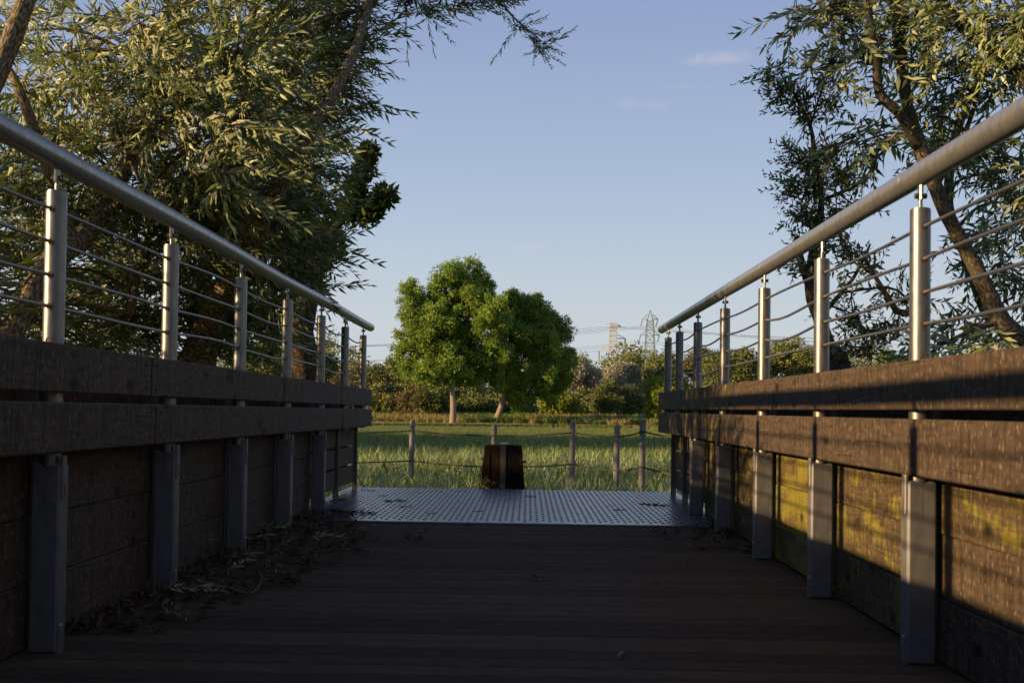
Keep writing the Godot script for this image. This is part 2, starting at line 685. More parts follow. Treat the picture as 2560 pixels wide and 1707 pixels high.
# A tree or bush across the meadow: [px, top, bottom of crown] and half width in pixels of the view, depth in metres.
func far_tree(called: String, label: String, category: String, px: float, top: float, bottom: float, half_px: float, depth: float, mesh: Mesh, leaf_m: Material, bark_m: Material, n: int, clump_size: float, group := "", lean := 0.0, trunk_r := 0.25, lobes := 14, tint := Color(1, 1, 1), trunk_at := -9999.0) -> Node3D:
	var k := depth / 2298.0
	var crown := spot(px, (top + bottom) * 0.5, depth)
	var half := Vector3(half_px * k, (bottom - top) * 0.5 * k, half_px * k * 0.9)
	var foot := spot(trunk_at if trunk_at > -9000.0 else px, 900.0, depth)
	foot.y = 0.0
	var root := thing(called, label, category, foot, group)
	crown -= foot
	crown.y = maxf(crown.y, half.y * 0.75)
	var s := Shape.new()
	var hub := Vector3(crown.x * 0.6, maxf(crown.y - half.y * 0.55, 0.3), crown.z)
	var sm := smooth(PackedVector3Array([Vector3(0, -0.2, 0), Vector3(hub.x * 0.25 + lean * 0.2, hub.y * 0.5, hub.z * 0.3), hub, crown + Vector3(0, half.y * 0.3, 0)]), PackedFloat32Array([trunk_r * 1.25, trunk_r * 0.95, trunk_r * 0.75, trunk_r * 0.25]), 4)
	s.tube(sm[0], sm[1], 8, 0.1)
	put("trunk", s.mesh(), bark_m, root)
	# uneven lobes, each carried by a limb
	var limbs := Shape.new()
	var balls := []
	for j in lobes:
		var u := random_unit().normalized() * rng.randf_range(0.45, 0.8)
		var c := crown + u * half
		var r := rng.randf_range(0.28, 0.48)
		balls.append([c, half * r])
		limbs.tube(PackedVector3Array([hub, (hub + c) * 0.5 + Vector3(0, 0.1 * half.y, 0), c]), PackedFloat32Array([trunk_r * 0.5, trunk_r * 0.3, trunk_r * 0.1]), 5)
	put("limbs", limbs.mesh(), bark_m, root).set_meta("kind", "stuff")
	var places := []
	var tints := []
	for j in n:
		var ball: Array = balls[rng.randi() % balls.size()]
		var u := random_unit()
		u = u.normalized() * pow(u.length(), 0.35)
		var at: Vector3 = ball[0] + u * ball[1]
		at.y = maxf(at.y, 0.15)
		var g := rng.randf_range(0.75, 1.2)
		places.append(growing(at, random_unit(), clump_size * rng.randf_range(0.6, 1.25)))
		tints.append(Color(tint.r * g * rng.randf_range(0.92, 1.08), tint.g * g, tint.b * g * rng.randf_range(0.85, 1.1)))
	scatter("crown", mesh, leaf_m, root, places, tints)
	return root


# ---------------------------------------------------------------- build
func _ready() -> void:
	rng.seed = 7
	set_camera()
	set_light()
	make_materials()
	build_ground()
	build_deck()
	build_tread_plate()
	for side in [-1, 1]:
		build_parapet(side)
		build_railing(side)
	build_rope_fence()
	build_near_trees()
	build_walnuts()
	build_far_trees()
	build_bollard()
	build_grass()
	build_pylons()
	build_litter()


func set_camera() -> void:
	camera = Camera3D.new()
	camera.name = "camera"
	camera.projection = Camera3D.PROJECTION_FRUSTUM
	camera.near = 0.1
	camera.far = 3000.0
	camera.size = 0.1 / FOCAL
	camera.frustum_offset = Vector2(0, 0.1 * 125.0 / 2500.0)
	camera.keep_aspect = Camera3D.KEEP_HEIGHT
	camera.position = Vector3(0, EYE, 0)
	camera.basis = Basis(Vector3.UP, 40.0 / 2500.0) * Basis(Vector3.RIGHT, deg_to_rad(1.2)) * Basis(Vector3.BACK, 0.014)
	add_child(camera)
	camera.current = true
	var lens := CameraAttributesPhysical.new()
	lens.frustum_near = 0.1
	lens.frustum_far = 3000.0
	lens.frustum_focal_length = 22.0
	lens.frustum_focus_distance = 14.0
	lens.exposure_aperture = 4.0
	camera.attributes = lens


func set_light() -> void:
	var env := Environment.new()
	env.background_mode = Environment.BG_SKY
	var sky := Sky.new()
	sky.sky_material = sky_material()
	env.sky = sky
	env.tonemap_mode = Environment.TONE_MAPPER_LINEAR
	env.tonemap_exposure = 1.6
	env.background_energy_multiplier = 1.0 / 1.6      # the sky's colours are as the photograph shows them
	env.sdfgi_enabled = true
	env.ssao_enabled = true
	env.ssil_enabled = true
	var we := WorldEnvironment.new()
	we.name = "environment"
	we.environment = env
	add_child(we)
	var sun := DirectionalLight3D.new()
	sun.name = "sun"
	sun.light_color = Color(1.0, 0.84, 0.62)
	sun.light_energy = 1.6
	sun.light_angular_distance = 0.6
	sun.shadow_enabled = true
	add_child(sun)
	sun.look_at_from_position(Vector3(0, 30, 0), Vector3(0, 30, 0) + Vector3(1.0, -TAN_SUN, -SUN_AWAY))


func make_materials() -> void:
	mats.plank = wood(3, Color(0.023, 0.016, 0.0105), Color(0.106, 0.076, 0.050), 0.42, 0.0)
	mats.plank_moss = wood(9, Color(0.024, 0.017, 0.010), Color(0.125, 0.091, 0.047), 0.45, 0.38)
	mats.moss = wood(15, Color(0.035, 0.026, 0.010), Color(0.145, 0.11, 0.043), 0.40, 0.80)
	mats.deck = wood(21, Color(0.042, 0.028, 0.016), Color(0.160, 0.108, 0.062), 0.08, 0.0, true)
	mats.deck.metallic_specular = 0.15
	mats.deck.roughness = 0.85
	mats.decks = [mats.deck]
	for g in [0.93, 0.86]:
		var worn: StandardMaterial3D = mats.deck.duplicate()
		worn.albedo_color = Color(g, g, g * 1.02)
		mats.decks.append(worn)
	mats.steel = galvanised(0.23, 0.38, 31, 0.85)
	mats.rail = galvanised(0.33, 0.32, 32, 0.65)
	mats.upright = galvanised(0.17, 0.5, 33, 0.35, 3.0)
	mats.plate = galvanised(0.12, 0.30, 34, 0.85, 2.0)
	mats.dark_steel = plain(Color(0.07, 0.062, 0.058), 0.5, 0.4)
	mats.rust = plain(Color(0.12, 0.05, 0.02), 0.9)
	mats.rope = plain(Color(0.07, 0.06, 0.05), 0.95)
	mats.post = wood(27, Color(0.11, 0.105, 0.10), Color(0.24, 0.235, 0.23), 0.1, 0.0)
	mats.block_wood = wood(29, Color(0.007, 0.006, 0.005), Color(0.024, 0.019, 0.016), 0.05, 0.0)  # near-black timber colour for the tapering block
	mats.block_wood.metallic_specular = 0.12
	mats.block_wood.roughness = 1.0
	mats.ground = ground_material()
	mats.willow_bark = bark(51, Color(0.07, 0.052, 0.032), Color(0.33, 0.265, 0.17))
	mats.grey_bark = bark(54, Color(0.04, 0.032, 0.022), Color(0.16, 0.135, 0.095))
	mats.pale_bark = bark(52, Color(0.16, 0.13, 0.09), Color(0.40, 0.34, 0.24))
	mats.dark_bark = bark(53, Color(0.03, 0.022, 0.015), Color(0.11, 0.08, 0.05))
	mats.willow = leafy(Color(0.30, 0.36, 0.10), 0.45, 0.5)
	mats.walnut = leafy(Color(0.34, 0.40, 0.06), 0.5, 0.4)
	mats.bush = leafy(Color(0.22, 0.26, 0.06), 0.6, 0.35)
	mats.grass = leafy(Color(0.30, 0.36, 0.08), 0.5, 0.4)
	mats.litter = leafy(Color(0.05, 0.04, 0.02), 0.9, 0.2)
	mats.white_steel = plain(Color(0.50, 0.49, 0.45), 0.6)
	mats.green_steel = plain(Color(0.20, 0.26, 0.22), 0.6)
	mats.insulator = plain(Color(0.16, 0.17, 0.18), 0.4)
	mats.cable = plain(Color(0.14, 0.15, 0.17), 0.6)


func build_ground() -> void:
	var s := Shape.new()
	var f := noise(60, 0.02, 3)
	var steps := 60
	var size := 1400.0
	# denser towards the bridge
	var axis := []
	for k in steps + 1:
		var t := k * 2.0 / steps - 1.0
		axis.append(signf(t) * pow(absf(t), 2.2) * size)
	for a in steps + 1:
		for b in steps + 1:
			var p := Vector3(axis[a], 0, axis[b] - 60.0)
			p.y = f.get_noise_2d(p.x, p.z) * 0.08 * clampf((Vector2(p.x, p.z).length() - 9.0) / 30.0, 0.0, 1.0)
			s.point(p, Vector3.UP, Vector2(p.x, p.z))
	for a in steps:
		for b in steps:
			var q := a * (steps + 1) + b
			s.ix.append_array([q, q + steps + 1, q + 1, q + 1, q + steps + 1, q + steps + 2])
	var o := put("ground", s.mesh(), mats.ground, self)
	tag(o, "flat green meadow ground reaching to the tree line", "ground", "", "structure")


# ---- the bridge
func build_deck() -> void:
	var root := thing("boardwalk_deck", "dark brown grooved timber deck of the footbridge between the parapets", "deck", Vector3(0, 0, 0), "", "structure")
	var wide := X_RIGHT - X_LEFT + 0.15
	var mid := (X_RIGHT + X_LEFT) * 0.5
	var variants := []
	for k in 6:
		var s := Shape.new()
		s.box(Vector3(wide, 0.035, 0.0955), Transform3D(), 0.004, 0, Vector2(k * 0.37, k * 0.61))
		variants.append(s.mesh())
	var pitch := 0.1
	var z := -2.4
	var slope := Basis(Vector3.RIGHT, atan(0.010))
	var j := 0
	while z < 6.2:
		put("plank", variants[(j * 5 + j / 4) % 6], mats.decks[rng.randi() % 3], root, Transform3D(slope, Vector3(mid, deck_y(z + pitch * 0.5) - 0.0175 + rng.randf_range(-0.0012, 0.0012), -(z + pitch * 0.5))))
		z += pitch
		j += 1
	# bearers under the boards, down to the ground
	for x in [mid - 0.95, mid, mid + 0.95]:
		var s := Shape.new()
		s.box(Vector3(0.12, 0.24, 8.6), Transform3D(Basis(Vector3.RIGHT, atan(0.010)), Vector3(x, deck_y(1.9) - 0.16, -1.9)), 0.01)
		put("bearer", s.mesh(), mats.plank, root)
	for zz in [-1.5, 2.0, 5.5]:
		var s := Shape.new()
		s.box(Vector3(2.5, deck_y(zz) - 0.24 + 0.1, 0.25), Transform3D(Basis(), Vector3(mid, (deck_y(zz) - 0.34) * 0.5, -zz)), 0.02)
		put("pier", s.mesh(), mats.plank, root)


func build_tread_plate() -> void:
	var z0 := 6.27
	var z1 := 8.9
	var y := deck_y(6.6) + 0.006
	var y1 := EYE - 0.683
	var root := thing("tread_plate", "grey steel tread plate with raised tear pattern at the end of the deck", "steel plate", Vector3(0, 0, 0), "", "structure")
	var wide := X_RIGHT - X_LEFT + 0.28
	var mid := (X_RIGHT + X_LEFT) * 0.5
	var tilt := atan((y1 - y) / (z1 - z0))
	var at := Transform3D(Basis(Vector3.RIGHT, tilt), Vector3(mid, (y + y1) * 0.5 - 0.004, -(z0 + z1) * 0.5))
	var s := Shape.new()
	s.box(Vector3(wide, 0.008, z1 - z0), at, 0.002)
	put("plate", s.mesh(), mats.plate, root)
	# raised tears in pairs, turned alternately
	var t := Shape.new()
	var px := 0.08
	var pz := 0.062
	var rows := int((z1 - z0 - 0.06) / pz)
	var cols := int((wide - 0.06) / px)
	for a in rows:
		for b in cols:
			var x := -wide * 0.5 + 0.04 + (b + (0.5 if a % 2 else 0.0)) * px
			var z := -(z1 - z0) * 0.5 + 0.04 + a * pz
			for q in [-1.0, 1.0]:
				var turn: float = 0.75 * q * (1.0 if (a + b) % 2 else -1.0)
				var p := Vector3(x, 0.004, z + q * 0.011)
				var d := Vector3(cos(turn), 0, sin(turn)) * 0.019
				var e := Vector3(-sin(turn), 0, cos(turn)) * 0.0062
				var up := Vector3(0, 0.0048, 0)
				var c := [p - d, p + e, p + d, p - e]
				for k in 4:
					t.face([at * (p + up), at * c[(k + 1) % 4], at * c[k]] if (at.basis * (c[(k + 1) % 4] - p - up)).cross(at.basis * (c[k] - p - up)).y > 0 else [at * (p + up), at * c[k], at * c[(k + 1) % 4]])
	put("tear_pattern", t.mesh(), mats.plate, root).set_meta("kind", "stuff")
	# wavy hinge lip at both ends and the bearer below
	for e in [-1.0, 1.0]:
		var lip := Shape.new()
		lip.rod(at * Vector3(-wide * 0.5, -0.004, e * (z1 - z0) * 0.5), at * Vector3(wide * 0.5, -0.004, e * (z1 - z0) * 0.5), 0.008, 8)
		put("hinge_lip", lip.mesh(), mats.plate, root)
	for zz in [6.6, 8.6]:
		var g := Shape.new()
		g.box(Vector3(2.4, 0.60, 0.14), Transform3D(Basis(), Vector3(mid, 0.37, -zz)), 0.01)
		put("bearer", g.mesh(), mats.plank, root)


func lift(side: int, depth: float) -> float:
	# the right-hand parapet hangs a little lower towards the eye
	return 0.0 if side < 0 else lerpf(-0.018, 0.003, clampf((depth - 2.0) / 6.5, -0.6, 1.0))


func build_parapet(side: int) -> void:
	var x0 := X_LEFT if side < 0 else X_RIGHT
	var zs: Array = Z_LEFT if side < 0 else Z_RIGHT
	var inward := -1.0 * side            # sign of x towards the middle of the bridge
	var root := thing("timber_parapet", "shaded dark timber parapet beside the heap of fallen leaves" if side < 0 else "sunlit brown timber parapet with green mossy boards", "parapet", Vector3(x0, 0, 0))
	var X := func(off: float) -> float: return inward * off      # offset towards the middle
	# two long wales of plank, jointed every second post
	var ends := [-2.3, -0.4, 1.66, 3.62, 5.6, 7.35, 8.78 if side < 0 else 8.62]
	var wales := [[0.184, 0.0393, 0.0], [0.012, -0.1375, 0.05]]
	for w in 2:
		for k in ends.size() - 1:
			var za: float = ends[k] + 0.0025 + (0.0 if w == 0 or k == 0 else wales[w][2])
			var zb: float = ends[k + 1] - 0.0025 + (wales[w][2] if w == 1 and k < ends.size() - 2 else 0.0)
			var ya: float = EYE + lift(side, za)
			var yb: float = EYE + lift(side, zb)
			var tall: float = wales[w][0] - wales[w][1] + (0.016 if side > 0 and w == 1 else 0.0)
			var y: float = (wales[w][0] + wales[w][1]) * 0.5 - (0.008 if side > 0 and w == 1 else 0.0)
			var s := Shape.new()
			s.box(Vector3(0.026, tall, zb - za), Transform3D(), 0.005, 2, Vector2(k * 0.31 + w * 0.17, k * 0.43 + w * 0.29 + (0.2 if side > 0 else 0.0)))
			var m: Material = mats.plank_moss if side > 0 and k >= 4 else mats.plank
			var proud := rng.randf_range(-0.0015, 0.0015)
			var at := Transform3D(Basis(Vector3.RIGHT, atan2(yb - ya, zb - za)), Vector3(X.call(0.044 + proud), (ya + yb) * 0.5 + y, -(za + zb) * 0.5))
			var plank := put("wale_plank", s.mesh(), m, root, at)
			# screw heads near the ends
			for e in [-1.0, 1.0]:
				for v in [-0.3, 0.3]:
					var h := Shape.new()
					h.rod(Vector3(0, 0, 0), Vector3(inward * 0.003, 0, 0), 0.0055, 8)
					put("screw", h.mesh(), mats.rust, plank, Transform3D(Basis(), Vector3(inward * 0.0125, v * tall, e * ((zb - za) * 0.5 - 0.045))))
	# steel uprights, board panels between them, spacer blocks
	for k in zs.size():
		var z: float = zs[k]
		var dy := deck_y(z)
		var ly := lift(side, z)
		if z < 7.3:
			var top: float = EYE - 0.172 + ly
			var s := Shape.new()
			s.box(Vector3(0.088, top - dy, 0.06), Transform3D(), 0.007, 1)
			var up := put("steel_upright", s.mesh(), mats.upright, root, Transform3D(Basis(), Vector3(0, (top + dy) * 0.5, -z)))
			# bulged slots on the inner flange, one high and one low
			for hgt in [0.24, -0.26]:
				var b := Shape.new()
				b.box(Vector3(0.012, 0.13, 0.026), Transform3D(), 0.0055, 1)
				put("slot_bulge", b.mesh(), mats.upright, up, Transform3D(Basis(), Vector3(X.call(0.045), hgt * (top - dy) / 0.56, 0.012)))
				var c := Shape.new()
				c.box(Vector3(0.004, 0.045, 0.004), Transform3D(Basis(Vector3.RIGHT, 0.25), Vector3.ZERO), 0.001, 1)
				put("rust_slit", c.mesh(), mats.rust, up, Transform3D(Basis(), Vector3(X.call(0.0508), (hgt - 0.035) * (top - dy) / 0.56, 0.014)))
		else:
			# flat bars carry the last two posts over the plate
			var s := Shape.new()
			s.box(Vector3(0.045, 0.62, 0.016), Transform3D(), 0.003, 1)
			put("flat_bar", s.mesh(), mats.steel, root, Transform3D(Basis(), Vector3(X.call(-0.06), EYE - 0.43, -z - 0.03)))
		# spacer between the two wales
		var sp := Shape.new()
		sp.box(Vector3(0.03, 0.06, 0.07), Transform3D(), 0.003, 1)
		put("spacer_block", sp.mesh(), mats.steel, root, Transform3D(Basis(), Vector3(X.call(-0.048), EYE + 0.025 + ly, -z - 0.02)))
		var lg := Shape.new()
		lg.box(Vector3(0.11, 0.006, 0.16), Transform3D(), 0.002, 2)
		put("ledge_plate", lg.mesh(), mats.steel, root, Transform3D(Basis(), Vector3(X.call(-0.09), EYE + 0.187 + ly, -z + 0.1)))
		if k == 0:
			continue
		# three boards per bay, behind the uprights
		var za: float = zs[k - 1]
		var zb := z
		var open := zb > 7.3
		var low := deck_y(zb) + (0.07 if open else 0.004)
		var high: float = EYE - 0.142 + ly
		var each := (high - low) / 3.0
		for r in 3:
			var s := Shape.new()
			s.box(Vector3(0.028, each - (0.016 if open else 0.0016), zb - za - 0.006), Transform3D(), 0.004, 2, Vector2(k * 0.29 + r * 0.41, r * 0.37 + k * 0.53 + (0.11 if side > 0 else 0.0)))
			var m: Material = mats.plank
			if side > 0:
				m = mats.moss if k == 7 else (mats.plank_moss if k in [6, 8, 9] or r == 2 else mats.plank)
			put("panel_board", s.mesh(), m, root, Transform3D(Basis(Vector3.UP, 0.0), Vector3(X.call(-0.076 + rng.randf_range(-0.002, 0.002)), low + each * (r + 0.5), -(za + zb) * 0.5)))
	# outer cladding that closes the hollow between the wales
	for k in range(1, zs.size()):
		for r in 6:
			if r > 4 and zs[k] > 7.3:
				continue
			var s := Shape.new()
			s.box(Vector3(0.022, 0.151, zs[k] - zs[k - 1] - 0.004), Transform3D(), 0.004, 2, Vector2(k * 0.21, r * 0.3))
			put("outer_board", s.mesh(), mats.plank, root, Transform3D(Basis(), Vector3(X.call(-0.125), EYE + 0.06 - r * 0.152 + lift(side, zs[k]), -(zs[k] + zs[k - 1]) * 0.5)))
	# sole timber that carries the uprights on the bearers
	var sole := Shape.new()
	sole.box(Vector3(0.16, 0.12, 11.0), Transform3D(Basis(Vector3.RIGHT, atan(0.010)), Vector3(X.call(-0.02), deck_y(3.2) - 0.10, -3.2)), 0.01)
	put("sole_timber", sole.mesh(), mats.plank, root)
	for z in [-1.5, 2.0, 5.5, 8.4]:
		var leg := Shape.new()
		leg.box(Vector3(0.14, 0.68, 0.14), Transform3D(Basis(), Vector3(X.call(-0.02), 0.2, -z)), 0.01, 1)
		put("leg", leg.mesh(), mats.plank, root)


func build_railing(side: int) -> void:
	var x0 := X_LEFT if side < 0 else X_RIGHT
	var zs: Array = Z_LEFT if side < 0 else Z_RIGHT
	var inward := -1.0 * side
	var root := thing("steel_railing", "tube railing with four wires in front of the leaning willow" if side < 0 else "tube railing with four wires on the sunlit mossy parapet", "railing", Vector3(x0, 0, 0))
	var rail_end := 9.0 if side < 0 else 8.88
	# hand rail in lengths with open joints
	var cuts := [-2.2, 0.4, 1.15, 3.07, 4.93, 6.95, rail_end] if side < 0 else [-2.2, 0.4, 2.1, 3.12, 4.98, 6.9, rail_end]
	for k in cuts.size() - 1:
		var p := PackedVector3Array()
		var r := PackedFloat32Array()
		var a: float = cuts[k] + 0.0015
		var b: float = cuts[k + 1] - 0.0015
		for j in 7:
			var z := lerpf(a, b, j / 6.0)
			var sag := 0.0022 * sin(z * 2.1 + side)
			p.append(Vector3(sag, EYE + 0.750 + lift(side, z) * 0.9 + sag, -z))
			r.append(0.0355)
		if k == cuts.size() - 2:     # rounded end
			for q in [[0.016, 0.033], [0.026, 0.026], [0.032, 0.014], [0.034, 0.003]]:
				p.append(Vector3(0, EYE + 0.750 + lift(side, b) * 0.9 - q[0] * 0.15, -(b + q[0])))
				r.append(q[1])
		var s := Shape.new()
		s.tube(p, r, 24)
		put("handrail", s.mesh(), mats.rail, root)
		var core := Shape.new()
		core.rod(Vector3(0, EYE + 0.750 + lift(side, b) * 0.9, -b + 0.03), Vector3(0, EYE + 0.750 + lift(side, b) * 0.9, -minf(b + 0.03, rail_end)), 0.0325, 16)
		put("joint_sleeve", core.mesh(), mats.dark_steel, root)
	# posts with their clips
	var levels := [0.589, 0.490, 0.391, 0.297]
	for k in zs.size():
		var z: float = zs[k]
		var ly := lift(side, z)
		var s := Shape.new()
		var top: float = EYE + 0.648 + ly
		var foot := EYE - 0.30 if z < 7.3 else EYE - 0.15
		s.tube(PackedVector3Array([Vector3(0, foot, -z), Vector3(0, top - 0.006, -z), Vector3(0, top - 0.002, -z), Vector3(0, top, -z)]), PackedFloat32Array([0.0302, 0.0302, 0.0285, 0.024]), 24)
		var post := put("post", s.mesh(), mats.steel, root)
		var c := Shape.new()
		c.rod(Vector3(0, top - 0.002, -z), Vector3(0, top + 0.03, -z), 0.0065, 8)
		c.box(Vector3(0.011, 0.05, 0.024), Transform3D(Basis(), Vector3(0.0, top + 0.048, -z)), 0.003, 1)
		put("clip", c.mesh(), mats.steel, post)
		var b := Shape.new()
		b.rod(Vector3(-0.016, top + 0.038, -z), Vector3(0.018, top + 0.038, -z), 0.0085, 8)
		put("bolt", b.mesh(), mats.dark_steel, post)
		# eyelets where the wires pass, and a small drain hook at the foot
		for lv in levels + [0.195]:
			var e := Shape.new()
			var ring := PackedVector3Array()
			var rr := PackedFloat32Array()
			for q in 9:
				var a := TAU * q / 8.0
				ring.append(Vector3(cos(a) * 0.0095, EYE + lv + ly + sin(a) * 0.0095, -z + 0.0305 - absf(cos(a)) * 0.001))
				rr.append(0.0016)
			e.tube(ring, rr, 5, 0.0, false)
			put("eyelet", e.mesh(), mats.rust, post)
	# wires, bent here and there
	for i in 4:
		var p := PackedVector3Array()
		var r := PackedFloat32Array()
		for k in zs.size() - 1:
			var za: float = zs[k]
			var zb: float = zs[k + 1]
			var kink := rng.randf_range(-0.03, 0.014) if zb > 4.5 else rng.randf_range(-0.006, 0.003)
			var kx := rng.randf_range(-0.01, 0.01)
			for j in 6:
				var t := j / 6.0
				var z := lerpf(za, zb, t)
				var w := sin(t * PI)
				p.append(Vector3(kx * w, EYE + levels[i] + lift(side, z) + kink * w * (0.6 + 0.8 * t), -z))
				r.append(0.0058)
		p.append(Vector3(0, EYE + levels[i] + lift(side, zs[zs.size() - 1]), -zs[zs.size() - 1]))
		r.append(0.0058)
		var s := Shape.new()
		s.tube(p, r, 8)
		put("wire", s.mesh(), mats.steel, root)


# ---- things beyond the plate
func build_rope_fence() -> void:
	# [px, top py, diameter in px of the view]
	var list := [[700, 968, 12.2], [947, 965, 12.4], [1136, 976, 12.8], [1316, 968, 13.0], [1418, 976, 13.8], [1477, 963, 14.6], [1640, 985, 16.0], [1800, 985, 17.0]]
	var root := thing("rope_fence", "low fence of round grey posts joined by two ropes in the grass", "fence", Vector3.ZERO)
	var heads := []
	for q in list:
		var depth: float = 0.088 * 2298.0 / q[2]
		var p := spot(q[0], q[1], depth)
		heads.append(p)
		var s := Shape.new()
		s.tube(PackedVector3Array([Vector3(p.x - 0.01, -0.1, p.z), Vector3(p.x, p.y - 0.02, p.z), Vector3(p.x, p.y - 0.006, p.z), Vector3(p.x, p.y, p.z)]), PackedFloat32Array([0.046, 0.044, 0.040, 0.028]), 14)
		put("post", s.mesh(), mats.post, root)
	for lv in [0.17, 0.66]:
		for k in heads.size() - 1:
			var a: Vector3 = heads[k] - Vector3(0, lv, -0.046)
			var b: Vector3 = heads[k + 1] - Vector3(0, lv, -0.046)
			if k == 2 and lv > 0.4:
				pass
			var p := PackedVector3Array()
			var r := PackedFloat32Array()
			for j in 11:
				var t := j / 10.0
				p.append(a.lerp(b, t) - Vector3(0, 0.05 * a.distance_to(b) * t * (1.0 - t), 0))
				r.append(0.011)
			var s := Shape.new()
			s.tube(p, r, 7)
			put("rope", s.mesh(), mats.rope, root)
	for p in heads:
		for lv in [0.17, 0.66]:
			var s := Shape.new()
			var ring := PackedVector3Array()
			var rr := PackedFloat32Array()
			for q in 13:
				var a := TAU * q / 12.0
				ring.append(Vector3(p.x + cos(a) * 0.048, p.y - lv + 0.006 * sin(a), p.z + sin(a) * 0.048))
				rr.append(0.009)
			s.tube(ring, rr, 6, 0.0, false)
			put("rope_loop", s.mesh(), mats.rope, root)


func build_bollard() -> void:
	var depth := 9.6
	var tl := spot(1114.5, 1024, depth)
	var tr := spot(1199, 1024, depth)
	var bl := spot(1104, 1121, depth)
	var br := spot(1205, 1121, depth)
	var k := (bl.y + 0.1) / (tl.y - bl.y)        # carry the flare on down into the ground
	var xl := bl.x - (tl.x - bl.x) * k
	var xr := br.x + (br.x - tr.x) * k
	var base := Vector3((xl + xr) * 0.5, 0, -depth)
	var root := thing("timber_buffer", "black tapering timber block with a steel strap beyond the tread plate", "bollard", base)
	var s := Shape.new()
	var d := 0.11
	var lo := [Vector3(xl, -0.1, d), Vector3(xr, -0.1, d), Vector3(xr, -0.1, -d), Vector3(xl, -0.1, -d)]
	var hi := [Vector3(tl.x, tl.y, d * 0.8), Vector3(tr.x, tl.y, d * 0.8), Vector3(tr.x, tl.y, -d * 0.8), Vector3(tl.x, tl.y, -d * 0.8)]
	for q in 4:
		lo[q].x -= base.x
		hi[q].x -= base.x
	for q in 4:
		var r := (q + 1) % 4
		s.face([lo[q], lo[r], hi[r], hi[q]], [Vector2(0, 0), Vector2(0, 0.8), Vector2(0.4, 0.8), Vector2(0.4, 0)])
	var cap := 0.012
	var inset := [hi[0] + Vector3(cap, cap, -cap), hi[1] + Vector3(-cap, cap, -cap), hi[2] + Vector3(-cap, cap, cap), hi[3] + Vector3(cap, cap, cap)]
	for q in 4:
		var r := (q + 1) % 4
		s.face([hi[q], hi[r], inset[r], inset[q]])
	s.face(inset)
	put("block", s.mesh(), mats.block_wood, root)
	var strap := Shape.new()
	var cx := spot(1157, 1030, depth).x - base.x
	var w := 0.026
	var ft := Vector3(cx, tl.y + 0.018, d * 0.8 + 0.006)
	var fb := Vector3(cx - 0.012, 0.0, d + 0.008)
	strap.face([fb + Vector3(-w, 0, 0), fb + Vector3(w, 0, 0), ft + Vector3(w, 0, 0), ft + Vector3(-w, 0, 0)])
	strap.face([fb + Vector3(w, 0, 0), fb + Vector3(w, 0, -0.006), ft + Vector3(w, 0, -0.006), ft + Vector3(w, 0, 0)])
	strap.face([fb + Vector3(-w, 0, -0.006), fb + Vector3(-w, 0, 0), ft + Vector3(-w, 0, 0), ft + Vector3(-w, 0, -0.006)])
	put("strap", strap.mesh(), mats.dark_steel, root)
	var capm := Shape.new()
	capm.box(Vector3(0.066, 0.014, 0.2), Transform3D(Basis(), Vector3(cx, tl.y + 0.022, -0.005)), 0.003)
	put("strap_cap", capm.mesh(), mats.rail, root)
	for q in [[-1.0, tl.y - 0.125], [1.0, tl.y - 0.145]]:
		var b := Shape.new()
		var x: float = (tl.x if q[0] < 0 else tr.x) - base.x + q[0] * 0.008
		b.rod(Vector3(x - q[0] * 0.02, q[1], 0.02), Vector3(x + q[0] * 0.035, q[1], 0.02), 0.011, 8)
		put("bolt", b.mesh(), mats.dark_steel, root)
	# a creeper on its left shoulder
	var vine := thing("creeper", "small dark green creeper climbing the left side of the black timber block", "plant", Vector3(xl + 0.02, 0, -depth + 0.13))
	var vs := Shape.new()
	vs.tube(PackedVector3Array([Vector3(0.02, -0.02, 0.04), Vector3(0.0, 0.4, 0.03), Vector3(0.05, 0.75, 0.0), Vector3(0.09, 1.02, -0.02)]), PackedFloat32Array([0.008, 0.006, 0.005, 0.003]), 5)
	put("stem", vs.mesh(), mats.dark_bark, vine)
	var places := []
	for j in 22:
		var t := pow(rng.randf(), 1.6) * 0.8
		places.append(growing(Vector3(0.08 * t + rng.randf_range(-0.07, 0.13), t * 0.95 + 0.05, 0.05 + rng.randf_range(-0.04, 0.05)), random_unit() + Vector3(0, 0.2, 0.5), rng.randf_range(0.045, 0.075)))
	scatter("leaves", mats.clump_dark, mats.bush, vine, places)


